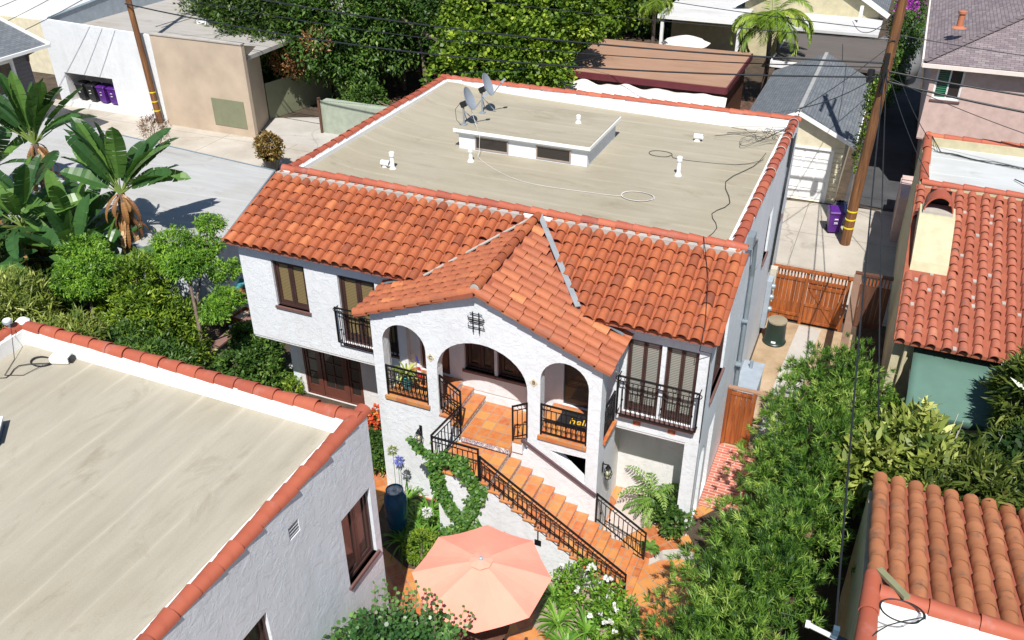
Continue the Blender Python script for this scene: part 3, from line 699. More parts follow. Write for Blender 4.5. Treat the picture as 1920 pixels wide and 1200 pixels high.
# letter tiles
def text(name, body, size, mat, parent, loc, rot, ext=.003):
    cu = bpy.data.curves.new(name, 'FONT'); cu.body = body; cu.size = size; cu.extrude = ext; cu.align_x = 'CENTER'; cu.align_y = 'CENTER'
    t = bpy.data.objects.new(name, cu); COL.objects.link(t); bpy.context.view_layer.update()
    dg = bpy.context.evaluated_depsgraph_get(); me = bpy.data.meshes.new_from_object(t.evaluated_get(dg)); bpy.data.objects.remove(t)
    me.materials.clear(); me.materials.append(mat); o = bpy.data.objects.new(name, me); COL.objects.link(o)
    o.parent = parent; o.location = Vector(loc)-wloc(parent); o.rotation_euler = rot; return o
for ch, x, z in (('C', 6.30, 4.49), ('B', 8.885, 4.49)):
    mb = MB(); mb.slab([(x-.10, z), (x, z-.115), (x+.10, z), (x, z+.115)], [], -1.292, -1.28); o = mb.build('letter_plaque', simple('plaque_cream', (.62, .52, .36), .4), house)
    text('letter', ch, .13, M['iron'], o, (x, -1.296, z), (PI/2, 0, 0))
# downspout & conduits
mb = MB(); mb.tube([(W+.10, 3.5, 6.5), (W+.10, 4.2, 6.2), (W+.10, 4.6, 5.0), (W+.10, 4.75, 1.7)], .055, 10); mb.box(W, 3.2, 6.4, W+.16, 3.6, 6.72)
mb.tube([(W+.10, 4.75, 1.7), (W+.10, 4.75, .1)], .055, 10)
for z in (2.2, 3.6, 5.2): mb.box(W+.02, 4.55, z, W+.17, 4.85, z+.04)
mb.build('downspout', M['galv'], house)
mb = MB()
for i, y in enumerate((9.6, 9.8, 10.1)): mb.tube([(W+.04, y+.9, 6.7), (W+.04, y+.3, 5.2), (W+.04, y, 2.6)], .018, 5)
mb.tube([(W+.05, 9.9, 6.9), (W+.05, 9.9, 6.0)], .03, 6); mb.build('conduit', M['cable'], house)
# rooftop box (clerestory)
mb = MB(); mb.box(3.24, 6.6, 6.425, 7.31, 9.25, 6.93); pb = mb.build('roof_lantern', M['stucco'], house)
mb = MB(); mb.box(3.17, 6.52, 6.90, 7.38, 9.34, 7.0); mb.box(3.12, 6.47, 6.97, 7.43, 9.39, 7.062); mb.build('trim', M['white'], pb)
MB().box(3.15, 6.50, 7.064, 7.40, 9.36, 7.085).build('roof_top', M['deck'], pb)
for x0 in (3.82, 5.78):
    wn = MB().box(x0-.04, 6.575, 6.48, x0+1.04, 6.60, 6.52).box(x0-.04, 6.575, 6.84, x0+1.04, 6.60, 6.88).box(x0-.04, 6.576, 6.52, x0, 6.599, 6.84).box(x0+1.0, 6.576, 6.52, x0+1.04, 6.599, 6.84).build('window', simple('taupe_frame', (.35, .28, .24), .6), pb)
    MB().box(x0, 6.582, 6.52, x0+1.0, 6.597, 6.84).build('pane', M['darkglass'], wn)
# vents
def vent(x, y, z, h, r=.055):
    mb = MB(); mb.lathe((x, y, z), [(r*1.9, -.01), (r*1.7, .03), (r, .10), (r, h-.12), (r*1.45, h-.12), (r*1.45, h-.02), (r*1.1, h)], 14); mb.box(x-.02, y-r*1.5, z+h-.07, x+.02, y-r*1.3, z+h-.04); mb.build('vent_pipe', M['white'], house, smooth='auto')
vent(2.22, 4.36, 6.42, .52); vent(4.03, 5.75, 6.42, .42); vent(9.87, 7.0, 6.42, .56); vent(6.42, 8.3, 7.086, .24, .05)
for x, y in ((1.98, 4.38), (9.75, 9.95)):
    mb = MB(); 
    for (a, b) in ((-.13, .13),): mb.lathe((x, y, 6.56), [(.0, a), (.085, a), (.085, b), (.075, b), (.075, a+.02), (.0, a+.02)], 14, 'x')
    mb.lathe((x-.03, y, 6.42), [(.1, 0), (.06, .06), (.06, .1)], 10); mb.build('vent_hood', M['white'], house, smooth='auto')
# ------------------------------------------------------------------ front left building (flat roof in the foreground)
fl = empty('flat_roofed_building', (2, -12, 0), 'white rough stucco building with beige flat roof filling the near left corner', 'building')
x1, y1, zt = 7.33, -5.5, 6.12
mb = MB(); mb.slab([(-26, 0), (y1, 0), (y1, zt), (-26, zt)], [rect(-6.66, -5.69, 2.88, 4.55), rect(-9.75, -8.85, 2.88, 4.55), rect(-8.02, -7.74, 5.33, 5.60)], x1-.25, x1, axis='x')
mb.build('side_wall', M['stucco_rough'], fl)
MB().box(-1.2, y1-.25, 0, x1-.25, y1, zt-.002).build('rear_wall', M['stucco_rough'], fl)
MB().box(-1.2, -26, 0, -.95, y1-.25, zt).build('side_wall', M['stucco_rough'], fl)
MB().box(-.95, -26, 5.4, x1-.25, y1-.25, 5.78).build('roof_deck', M['deck_left'], fl)
mb = MB(); mb.box(-.95, y1-.33, 5.782, x1-.25, y1-.252, 6.1); mb.box(x1-.33, -26, 5.782, x1-.252, y1-.33, 6.1); mb.box(-.948, -26, 5.782, -.86, y1-.33, 6.1)
mb.build('parapet', M['white'], fl)
mb = MB(); cap_run(mb, (x1-.05, y1-.13, 6.10), (-.9, y1-.13, 6.10), .15, .46); mb.build('parapet_cap', M['cap'], fl, smooth='auto', fix=False)
mb = MB(); cap_run(mb, (x1-.12, -20, 6.10), (x1-.12, y1+.12, 6.12), .155, .46, .85, flip=True); mb.build('parapet_cap', M['cap'], fl, smooth='auto', fix=False)
mb = MB(); cap_run(mb, (-1.08, -20, 6.10), (-1.08, y1-.05, 6.10), .15, .46); mb.build('parapet_cap', M['cap'], fl, smooth='auto', fix=False)
mb = MB(); mb.lathe((-1.05, y1-.12, 6.1), [(.14, 0), (.15, .1), (.08, .16), (0, .17)], 12); mb.build('cap_mortar', M['white'], fl)
TXL = lambda y, z: Matrix(((0, -1, 0, x1), (1, 0, 0, y), (0, 0, 1, z), (0, 0, 0, 1)))
window(fl, TXL(-6.66, 2.88), .97, 1.67, 2, pane='darkglass', dep=.10, sillmat='brown_sill')
window(fl, TXL(-9.75, 2.88), .90, 1.67, 2, pane='darkglass', dep=.10)
mb = MB()
for i in range(4):
    z = 5.345+.066*i; mb.add([(x1-.06, -8.0, z), (x1-.06, -7.76, z), (x1-.005, -7.76, z+.045), (x1-.005, -8.0, z+.045), (x1-.06, -8.0, z-.008), (x1-.06, -7.76, z-.008), (x1-.005, -7.76, z+.037), (x1-.005, -8.0, z+.037)], [(0,1,2,3),(7,6,5,4),(0,4,5,1),(1,5,6,2),(2,6,7,3),(3,7,4,0)])
mb.box(x1-.24, -8.02, 5.33, x1-.20, -7.74, 5.6); mb.build('wall_louvre', M['white'], fl)
# items on that roof
t = empty('antenna_box', (.36, -6.02, 5.785), 'small white ribbed box with coiled black cable on the near left roof', 'box')
mb = MB(TF((.36, -6.02, 5.785), (.93, .37, 0)));
mb.box(-.19, -.11, .02, .19, .11, .15)
for i in range(6): mb.box(-.18+.065*i, -.115, .15, -.15+.065*i, .115, .162)
mb.build('box', M['white'], t)
mb = MB(TF((.36, -6.02, 5.785), (.93, .37, 0))); mb.box(.19, -.08, .03, .25, .08, .12); mb.build('connector', M['black'], t)
def coil(name, c, R, n, mat, label, cat='cable', r=.008, tail=(), sq=.7, jit=.12, z0=.015, group=None):
    mb = MB(); pts = []; c = Vector(c)
    for i in range(n*14+1):
        a = 2*PI*i/14; q = int(i/14); rn = R*(1+jit*math.sin(a*.7+q*1.7)); pts.append(c+Vector((rn*math.cos(a), rn*sq*math.sin(a), z0+.006*(i/14)+.004*math.sin(3*a))))
    pts += [Vector(p) for p in tail]; mb.tube(sm(pts, 3), r, 5); return tag(mb.build(name, M[mat], smooth=True), label, cat, group)
coil('coiled_cable', (.02, -6.22, 5.785), .22, 5, 'cable', 'black cable coil lying beside the white box on the near left roof', tail=((-.3, -6.5, 5.81), (-.2, -6.9, 5.80), (-.7, -7.0, 5.80), (-1.0, -7.2, 6.25), (-1.4, -7.0, 5.9)), r=.010)
mb = MB(); mb.tube([(-.9, -6.0, 6.3), (-.6, -6.35, 5.80), (-.3, -6.85, 5.80), (.05, -6.7, 5.8), (.15, -6.3, 5.82)], .007, 5); tag(mb.build('loose_cable', M['cable'], smooth=True), 'thin black cable trailing over the left parapet of the near roof', 'cable')
t = empty('roof_lamp', (-1.03, -5.95, 6.2), 'round grey-white lamp head standing on the near left parapet', 'lamp')
MB().lathe((-1.03, -5.95, 6.2), [(.03, 0), (.03, .12), (.09, .14), (.10, .2), (.08, .22)], 14).build('lamp_head', M['acgrey'], t, smooth='auto')
MB().lathe((-1.03, -5.95, 6.421), [(.08, 0), (.075, .01), (0, .012)], 14).build('lens', M['white'], t)
t = empty('skylight', (1.15, -8.35, 5.785), 'white skylight hatch with dark blue side at the left picture edge on the near roof', 'skylight')
mb = MB(TF((1.0, -8.45, 5.785), (.75, .66, 0))); mb.box(-.6, -.35, 0, .34, .3, .16); mb.build('curb', simple('navy', (.03, .06, .12), .5), t)
mb = MB(TF((1.0, -8.45, 5.785), (.75, .66, 0))); mb.box(-.62, -.37, .162, .36, .32, .2); mb.build('lid', M['white'], t)

# ------------------------------------------------------------------ satellite dishes on the rooftop box
def dish(loc, aim, label, rz, tall):
    t = empty('satellite_dish', loc, label, 'satellite dish', 'satellite dishes on the rooftop box')
    L = Vector(loc); top = L+Vector((.0, 0, tall)); mb = MB()
    mb.tube([L, top], .03, 8); mb.tube([L+Vector((.35, .25, .0)), L+Vector((0, 0, tall*.7))], .015, 6); mb.tube([L+Vector((-.1, .4, .0)), L+Vector((0, 0, tall*.7))], .015, 6)
    mb.box(L.x-.09, L.y-.09, L.z, L.x+.09, L.y+.09, L.z+.02); mb.build('mast', M['dish'], t, smooth='auto')
    a = Vector(aim).normalized(); s = Vector((0, 0, 1)).cross(a).normalized(); u = a.cross(s); c = top+a*.14+Vector((0, 0, .10))
    mb = MB(); vs = []; nr, nn = 5, 22
    for i in range(nr+1):
        q = i/nr
        for k in range(nn):
            b = 2*PI*k/nn; vs.append(c+s*(math.cos(b)*.30*q)+u*(math.sin(b)*.36*q)+a*(.09*q*q))
    m0 = len(vs); vs += [v-a*.012 for v in vs]
    fs = [(i*nn+k, i*nn+(k+1) % nn, (i+1)*nn+(k+1) % nn, (i+1)*nn+k) for i in range(nr) for k in range(nn)]
    fs += [tuple(m0+j for j in f[::-1]) for f in fs]; fs += [(nr*nn+k, nr*nn+(k+1) % nn, m0+nr*nn+(k+1) % nn, m0+nr*nn+k) for k in range(nn)]
    mb.add(vs, fs); mb.build('reflector', M['dish'], t, smooth='auto', fix=False)
    mb = MB(); f0 = c-u*.34+a*.08; f1 = c+a*.55-u*.08; mb.beam(f0, f1, .035, .035); mb.beam(top+a*.02, c-u*.1, .10, .12); mb.build('feed_arm', M['dish'], t)
    mb = MB(); mb.beam(f1-a*.02, f1+a*.10+u*.04, .13, .07); mb.build('receiver', M['acgrey'], t)
    mb = MB(); mb.beam(top-a*.08, top+a*.10, .12, .16); mb.build('bracket', M['black'], t)
dish((3.30, 6.85, 7.088), (.95, .1, .42), 'nearer grey satellite dish on tripod mast at the corner of the rooftop box', 0, .62)
dish((3.35, 8.05, 7.088), (.95, .1, .42), 'farther grey satellite dish behind the other on the rooftop box', 0, .72)
mb = MB(); mb.tube(sm([(3.45, 6.9, 7.8), (3.8, 6.7, 7.1), (4.05, 6.35, 7.09), (4.1, 6.2, 6.6), (4.3, 5.9, 6.44), (6.0, 4.9, 6.44), (8.2, 4.9, 6.44), (8.9, 5.0, 6.44)]), .007, 5)
tag(mb.build('coax_cable', M['cable_white'], smooth=True), 'white cable running from the satellite dishes across the beige rooftop', 'cable')
mb = MB(); mb.tube([(3.2, 6.9, 7.75), (3.0, 6.9, 7.5), (3.05, 6.85, 7.2), (3.25, 6.75, 7.1)], .008, 5); tag(mb.build('dish_cable', M['cable'], smooth=True), 'short black cable looping beside the nearer satellite dish mast', 'cable')
coil('cable_loop', (9.3, 5.1, 6.42), .40, 3, 'cable_white', 'white cable loops lying on the rooftop right of centre', r=.007, jit=.25)
coil('cable_loop', (9.0, 8.4, 6.42), .33, 1, 'cable', 'thin black cable ring lying on the rooftop beside the white hood vent', r=.008, tail=((9.6, 8.2, 6.43), (11.2, 8.4, 6.43), (11.9, 8.9, 6.5)))
coil('cable_loop', (11.0, 2.95, 6.42), .17, 3, 'cable', 'small black cable coil at the front right corner of the rooftop', r=.009, tail=((11.4, 3.1, 6.44), (11.6, 4.0, 6.44), (11.3, 4.8, 6.44), (11.6, 5.6, 6.46), (11.2, 7, 6.46), (11.7, 8.4, 6.46), (11.9, 9.2, 6.6)))
mb = MB(); rr2 = random.Random(3); P0 = Vector((11.9, 10.6, 6.6))
for i in range(9):
    pts = [P0+Vector((rr2.uniform(-.1, .25), rr2.uniform(-.4, .5), rr2.uniform(.0, .4)))]
    for k in range(5): pts.append(pts[-1]+Vector((rr2.uniform(-.55, .22), rr2.uniform(-.5, .35), 0))); pts[-1].z = max(6.46, P0.z+rr2.uniform(-.15, .3)-k*.07)
    pts.append(Vector((12.4, 10.4+rr2.uniform(-.5, .5), 7.05)))
    # smooth
    q = []
    for a_, b_ in zip(pts[:-1], pts[1:]): q += [a_, (a_+b_)/2]
    mb.tube(sm(pts), .006, 4)
tag(mb.build('cable_tangle', M['cable'], smooth=True), 'tangle of thin black cables at the far right corner of the rooftop', 'cables')
mb = MB(); mb.tube([(11.6, 2.3, 6.98), (12.0, 1.2, 6.52), (12.25, 0, 6.1), (12.3, -.42, 5.95), (12.25, -.3, 5.6), (12.47, -.08, 5.45), (12.47, -.05, 3)], .009, 5); tag(mb.build('roof_cable', M['cable'], smooth=True), 'black cable running down the right end of the tiled eave', 'cable')

# ------------------------------------------------------------------ side yard
t = empty('utility_box', (12.75, 5.9, 0), 'grey metal utility box against the right side wall behind the wooden gate', 'utility box')
MB().box(12.47, 4.75, .015, 13.05, 6.75, .98).build('cabinet', M['acgrey'], t, bevel=.01)
MB().box(12.46, 4.73, .982, 13.08, 6.78, 1.02).build('lid', M['acgrey'], t, bevel=.008)
MB().lathe((12.72, 6.4, 1.022), [(.05, 0), (.05, .25), (.0, .25)], 10).build('pipe', M['galv'], t)
t = empty('trash_can', (13.0, 9.75, 0), 'dark green tapered plastic can with tan lid on the bare side yard', 'bin')
MB().lathe((13.0, 9.75, .015), [(.36, 0), (.38, .06), (.36, .08), (.33, .12), (.30, .78), (.31, .80)], 20).build('body', M['bin_green'], t, smooth='auto')
MB().lathe((13.0, 9.75, .817), [(.31, 0), (.31, .05), (.22, .075), (0, .08)], 20).build('lid', simple('tan_lid', (.26, .22, .15), .7), t, smooth='auto')
MB().box(12.94, 9.366, .17, 13.08, 9.38, .24).build('sticker', M['white'], t)
t = empty('electric_meter', (12.56, 10.2, 0), 'grey electric meter panel with round meters on the right side wall', 'meter')
MB().box(12.46, 9.9, .35, 12.62, 10.35, 2.1).build('panel', M['acgrey'], t)
for z in (1.0, 1.45, 1.85): MB().lathe((12.62, 10.12, z), [(.09, 0), (.09, .07), (.06, .11), (0, .12)], 14, 'x').build('meter_dial', M['galv'], t, smooth='auto')
MB().box(12.46, 10.42, 1.1, 12.66, 10.7, 2.3).build('breaker_box', simple('breaker', (.5, .46, .36), .6), t)
# redwood gate fence at the back of the side yard
def plank_panel(mb, x0, x1, y, z0, z1, w_=.14):
    n_ = max(1, round((x1-x0)/w_)); w_ = (x1-x0)/n_
    for i in range(n_): mb.box(x0+w_*i+.003, y, z0, x0+w_*(i+1)-.003, y+.02, z1, random.uniform(.25, .75))
t = empty('redwood_fence', (13.6, 11.3, 0), 'redwood side-yard fence with slatted top rail and braced gate, behind the green can', 'fence')
for x in (12.50, 13.55, 14.85): MB().box(x, 11.22, 0, x+.10, 11.34, 1.98).build('post', M['redwood'], t)
MB().box(12.46, 11.18, 1.982, 15.0, 11.38, 2.04).build('rail', M['redwood'], t)
for a, b in ((12.602, 13.548), (13.652, 14.848)):
    MB().box(a, 11.24, 1.62, b, 11.31, 1.72).build('rail', M['redwood'], t)
    mb = MB(); n_ = int((b-a)/.105)
    for i in range(n_): x = a+(b-a)*(i+.5)/n_; mb.box(x-.025, 11.26, 1.722, x+.025, 11.29, 1.98, .5)
    mb.build('slats', M['redwood'], t)
mb = MB(); plank_panel(mb, 12.602, 13.548, 11.27, .1, 1.618); mb.build('panel', M['redwood'], t)
MB().box(12.602, 11.235, .28, 13.548, 11.268, .38).build('rail', M['redwood'], t)
mb = MB(); plank_panel(mb, 13.66, 14.84, 11.28, .08, 1.60); g = mb.build('gate', M['redwood'], t)
MB().box(13.66, 11.25, 1.42, 14.84, 11.278, 1.53).build('gate_rail', M['redwood'], g); MB().box(13.66, 11.25, .72, 14.5, 11.278, .82).build('gate_rail', M['redwood'], g)
mb = MB(); mb.beam((13.75, 11.264, 1.40), (14.62, 11.264, .25), .024, .10, up=(1, 0, .7)); mb.build('gate_brace', M['redwood'], g)
MB().box(13.66, 11.24, .08, 14.84, 11.278, .17).build('gate_rail', M['redwood'], g)
t = empty('slatted_fence', (15.6, 11.8, 0), 'shaded dark wood fence with slatted top in the narrow passage', 'fence')
MB().box(15.02, 11.75, 1.95, 16.2, 11.9, 2.03).build('rail', M['wood_dark'], t); mb = MB(); plank_panel(mb, 15.02, 16.2, 11.82, 0, 1.6); mb.build('panel', M['wood_dark'], t)
mb = MB(); [mb.box(15.08+.11*i, 11.80, 1.6, 15.13+.11*i, 11.84, 1.95) for i in range(10)]; mb.build('slats', M['redwood'], t)
# long boundary fence seen edge on
t = empty('boundary_fence', (15.0, 5, 0), 'long brown wooden boundary fence running beside the dark narrow passage', 'fence')
mb = MB(TF((15.12, 3.0, 0), (0, 1, 0), (-1, 0, 0)))
for i in range(58): mb.box(.145*i-3+.003, 0, 0, .145*(i+1)-3-.003, .02, 1.95, random.uniform(.2, .8))
mb.build('boards', M['wood_dark'], t); MB().box(15.0, -1, 1.953, 15.22, 11.7, 2.0).build('cap_rail', simple('rail_brown', (.22, .13, .085), .7), t)
# small redwood gate at the front
t = empty('redwood_gate', (12.85, 3.9, 0), 'small solid redwood gate panel beside the right side wall and brick paving', 'gate')
mb = MB(); plank_panel(mb, 12.56, 13.12, 3.9, .05, 1.84, .14); mb.build('panel', M['redwood'], t)
MB().box(13.125, 3.87, 0, 13.22, 3.97, 1.9).build('post', M['redwood'], t); MB().box(12.46, 3.87, 0, 12.555, 3.97, 1.9).build('post', M['redwood'], t)
MB().box(12.46, 3.86, 1.902, 14.0, 3.99, 1.95).build('rail', simple('rail_light', (.33, .19, .12), .6), t); MB().box(12.56, 3.88, 1.72, 13.12, 3.899, 1.80).build('rail', M['redwood'], t)

# ------------------------------------------------------------------ garage behind
def gable_roof(root, xa, xb, ya, yb, ze, zr, mat, over=.0, th=.08, axis='y', name='roof'):
    """shingled gable, ridge along y"""
    for s_ in (-1, 1):
        xm = (xa+xb)/2; xe = xa if s_ < 0 else xb; me = bpy.data.meshes.new(name)
        L = math.hypot(xe-xm, zr-ze)
        off = wloc(root)
        vs = [(xm, ya, zr), (xe, ya, ze), (xe, yb, ze), (xm, yb, zr), (xm, ya, zr-th), (xe, ya, ze-th), (xe, yb, ze-th), (xm, yb, zr-th)]
        if axis == 'x': pass
        me.from_pydata([tuple(Vector(v)-off) for v in vs], [], [(0, 1, 2, 3), (7, 6, 5, 4), (0, 4, 5, 1), (1, 5, 6, 2), (2, 6, 7, 3), (3, 7, 4, 0)])
        uv = me.uv_layers.new(name='uv'); c = {0: (0, L), 1: (0, 0), 2: (yb-ya, 0), 3: (yb-ya, L)}
        for p in me.polygons:
            for li in p.loop_indices: uv.data[li].uv = c[me.loops[li].vertex_index % 4]
        me.materials.append(mat); o = bpy.data.objects.new(name, me); COL.objects.link(o); o.parent = root
def uvplane(root, name, quad, mat, th=.08):
    me = bpy.data.meshes.new(name); off = wloc(root); n_ = len(quad)
    q = [Vector(p)-off for p in quad]; e = (q[1]-q[0]).normalized(); nn_ = e.cross(q[-1]-q[0]).normalized(); f = nn_.cross(e)
    vs = q+[p-nn_*th for p in q]; me.from_pydata([tuple(v) for v in vs], [], [tuple(range(n_)), tuple(range(2*n_-1, n_-1, -1))]+[(i, i+n_, (i+1) % n_+n_, (i+1) % n_) for i in range(n_)])
    uv = me.uv_layers.new(name='uv')
    for p in me.polygons:
        for li in p.loop_indices: v = q[me.loops[li].vertex_index % n_]-q[0]; uv.data[li].uv = (v.dot(e), v.dot(f))
    me.materials.append(mat); o = bpy.data.objects.new(name, me); COL.objects.link(o); o.parent = root; return o
g = empty('garage', (11.5, 26, 0), 'pale yellow garage with blue grey shingle gable roof and white panel door', 'garage')
xm = 11.55
mb = MB(); mb.slab([(9.5, 0), (13.6, 0), (13.6, 2.95), (xm, 3.9), (9.5, 2.95)], [rect(10.9, 13.1, .01, 2.35)], 22.0, 22.2); mb.build('front_wall', M['cream2'], g)
MB().box(13.4, 22.2, 0, 13.6, 31.3, 2.9).box(9.5, 22.2, 0, 9.7, 31.3, 2.9).box(9.7, 31.1, 0, 13.4, 31.3, 2.9).build('side_wall', M['cream2'], g)
gable_roof(g, 9.1, 14.0, 21.7, 31.6, 2.88, 4.03, M['shade_grey'])
mb = MB(); 
for s_ in (-1, 1): mb.beam((xm, 21.68, 3.93), (xm+s_*2.5, 21.68, 2.76), .04, .17, up=(0, 0, 1))
mb.build('fascia', M['white'], g); MB().beam((14.02, 21.7, 2.8), (14.02, 31.6, 2.8), .05, .14).build('gutter', M['white'], g)
mb = MB(); mb.beam((xm, 21.7, 4.045), (xm, 31.6, 4.045), .16, .03); mb.build('ridge_cap', simple('ridge_light', (.30, .30, .29), .9), g)
mb = MB(); mb.box(10.9, 22.08, 0, 13.1, 22.12, 2.35)
for i in range(4):
    for k in range(5): mb.box(10.97+.55*i, 22.055, .1+.46*k, 11.43+.55*i, 22.08, .1+.46*k+.34)
dr = mb.build('garage_door', M['white'], g)
MB().box(13.1, 21.97, 0, 13.22, 22.0, 2.42).box(10.8, 21.97, 2.352, 13.1, 22.0, 2.45).build('door_frame', M['white'], g)
mb = MB()
for i in range(12): mb.box(13.24, 21.985, .1+.22*i, 13.58, 21.999, .1+.22*i+.02)
mb.build('siding', simple('siding_shadow', (.5, .44, .27), .8), g)

# ------------------------------------------------------------------ wheelie bins
def wheelie(mat, label, loc, rz, group):
    t = empty('wheelie_bin', (0, 0, 0), label, 'bin', group)
    mb = MB(); vs = [(-.22, -.24, .08), (.22, -.24, .08), (.22, .20, .08), (-.22, .20, .08), (-.29, -.33, .95), (.29, -.33, .95), (.29, .33, .95), (-.29, .33, .95)]
    mb.add(vs, [(0,3,2,1),(4,5,6,7),(0,1,5,4),(1,2,6,5),(2,3,7,6),(3,0,4,7)]); mb.box(-.31, -.35, .90, .31, .34, .952)
    for z in (.45, .62): mb.box(-.10, -.315, z, .10, -.27, z+.03)
    mb.build('body', M[mat], t, bevel=.015)
    mb = MB(); mb.add([(-.32, -.38, .955), (.32, -.38, .955), (.32, .36, .955), (-.32, .36, .955), (-.28, -.34, 1.02), (.28, -.34, 1.02), (.28, .30, 1.06), (-.28, .30, 1.06)], [(0,3,2,1),(4,5,6,7),(0,1,5,4),(1,2,6,5),(2,3,7,6),(3,0,4,7)]); mb.build('lid', M[mat], t, bevel=.012)
    mb = MB(); mb.beam((-.25, .37, .93), (.25, .37, .93), .03, .03); mb.build('handle', M[mat], t)
    for s_ in (-1, 1): MB().lathe((s_*.24, .22, .11), [(.11, -.03), (.11, .03)], 14, 'x').build('wheel', M['black'], t)
    mb = MB()
    for z in (.52, .68): mb.box(-.07, -.33, z, .07, -.32, z+.035)
    mb.build('sticker', M['white'], t)
    return place(t, loc, rz)
wheelie('purple', 'purple wheelie bin standing beside the utility pole base behind the house', (13.85, 19.15, 0), .25, 'wheelie bins')
t = tag(empty('rubbish_bag', (14.0, 20.1, 0), 'glossy dark blue rubbish bag pile behind the purple bin at the pole', 'bag'))
mb = MB(); mb.lathe((13.95, 20.0, 0), [(.25, 0), (.38, .2), (.36, .6), (.22, .9), (.05, 1.02)], 12); b = mb.build('bag', simple('dark_blue_plastic', (.01, .02, .06), .25), t, smooth=True)
for v in b.data.vertices: v.co += Vector([random.uniform(-.06, .06) for _ in range(3)])

# ------------------------------------------------------------------ utility poles
def pole(base, top, r, label, bands, arms):
    t = empty('utility_pole', base, label, 'utility pole', 'wooden utility poles')
    b = Vector(base); e = Vector(top); mb = MB(); pts = [b+(e-b)*i/10 for i in range(11)]
    mb.tube(pts, [r*(1-.03*i) for i in range(11)], 14); mb.build('shaft', M['polewood'], t, smooth='auto')
    for z in bands:
        c = b+(e-b)*(z/(e.z-b.z)); MB().lathe(c, [(r*1.03, -.03), (r*1.05, -.025), (r*1.05, .025), (r*1.03, .03)], 16).build('band', M['yellow'], t)
    for z in arms:
        c = b+(e-b)*(z/(e.z-b.z))
        for s_ in (-1, 1): MB().beam(c+Vector((s_*.22, -1.3, 0)), c+Vector((s_*.22, 1.3, 0)), .09, .11).build('crossarm', M['wood_dark'], t)
        for yy in (-1.2, -.6, .6, 1.2): MB().lathe(c+Vector((-.22, yy, .06)), [(.04, 0), (.06, .05), (.04, .1), (.05, .14), (.0, .16)], 8).build('insulator', M['galv'], t)
    return t
pr_ = pole((14.43, 18.18, 0), (14.75, 18.2, 14.5), .20, 'tall wooden utility pole with yellow bands beside the garage and purple bin', (.74, 1.1, 1.45), (13.2,))
pl_ = pole((-21.56, 19.25, 0), (-22.2, 19.2, 14.0), .17, 'tall wooden utility pole with yellow bands in front of the white building far left', (.7, 1.2, 1.7), (12.0,))
MB().box(14.48, 17.9, 6.2, 14.62, 18.5, 7.6).lathe((14.1, 18.1, 6.7), [(.12, -.2), (.14, 0), (.12, .25), (.0, .27)], 12).build('splice_case', M['black'], pr_)
def wire(label, a, b, sag, r=.022, n=18, mat='cable', name='utility_cable', wob=0):
    a = Vector(a); b = Vector(b); mb = MB(); pts = []
    for i in range(n+1):
        t_ = i/n; p = a.lerp(b, t_); p.z -= sag*4*t_*(1-t_); pts.append(p)
    mb.tube(pts, r*1.15, 5, cap=False); return tag(mb.build(name, M[mat], smooth=True), label, 'cable', 'overhead cables')
wire('thick overhead cable crossing in front of the green trees, upper one of the alley pair', (14.63, 18.0, 7.25), (-22.0, 19.1, 7.9), .75, .030)
wire('thick overhead cable just above the back parapet, lower one of the alley pair', (14.55, 18.0, 6.75), (-21.9, 19.0, 6.3), .9, .030)
wire('thin pale overhead cable highest above the garden trees', (14.7, 18.0, 8.05), (-22.0, 18.9, 9.4), .55, .014)
wire('thin overhead cable crossing between the palm and the brown flat roof', (14.7, 18.3, 8.3), (-14.0, 31, 8.2), .5, .014)
wire('heavy overhead cable leaving the right pole towards the pink house, upper one', (14.6, 18.1, 6.95), (34, 17.0, 7.2), .5, .032)
wire('heavy overhead cable leaving the right pole towards the pink house, lower one', (14.6, 18.1, 6.6), (34, 16.4, 6.5), .6, .036)
wire('thin overhead cable in front of the pink house window', (14.7, 18.2, 8.2), (34, 17.5, 8.1), .4, .014)
wire('thin cable sloping from the right pole across the pink wall', (14.6, 18.0, 6.8), (24, 15.5, 5.2), .3, .013)
wire('twisted service cable dropping from the right pole to the pipe mast by the lower roof', (14.55, 18.0, 6.8), (15.83, -4.85, 3.55), .35, .020)
wire('thin cable dropping from the right pole into the dark passage', (14.6, 18.0, 7.0), (16.15, 2.5, 3.0), .25, .016)
wire('thin cable from the right pole to the corner of the tan tiled roof', (14.7, 18.1, 7.5), (16.5, 17.9, 4.75), .2, .012)
wire('second thin cable from the right pole to the tiled roof corner', (14.6, 18.1, 7.1), (16.6, 14.2, 4.7), .25, .012)
wire('thin cable from the right pole to the back corner of the white house', (14.5, 18.1, 6.9), (12.4, 11.5, 7.3), .2, .014)
wire('cable rising from the right pole over the garage to the gable beyond', (14.4, 18.3, 8.8), (12.2, 37.5, 4.4), .6, .014)
wire('thin cable rising from the white house corner over the garage roof', (12.3, 11.7, 7.1), (16.5, 38, 6.0), .4, .013)
wire('upper service cable fanning from the left pole across the white wall', (-22, 19.2, 9.0), (-31.5, 14.5, 5.0), .4, .014)
wire('middle service cable fanning from the left pole across the white wall', (-22, 19.2, 8.4), (-31.0, 13.6, 4.0), .3, .014)
wire('lower service cable fanning from the left pole across the white wall', (-21.9, 19.2, 7.6), (-30.0, 13.0, 3.6), .3, .016)
wire('third overhead alley cable, between the two thick ones', (14.6, 18.2, 7.05), (-22.0, 19.3, 7.1), .85, .018)
wire('thin drop cable from the alley line to the satellite corner of the tiled parapet', (4.0, 18.8, 6.3), (.2, 11.8, 7.0), .15, .010)
wire('overhead cable running from the left pole to the top of the big trees', (-22.0, 19.2, 7.2), (-4, 28, 9.5), .3, .018)
t = empty('pipe_mast', (15.9, -4.85, 3.4), 'short white pipe with wire clamp sticking out beside the lower tiled roof', 'pipe')
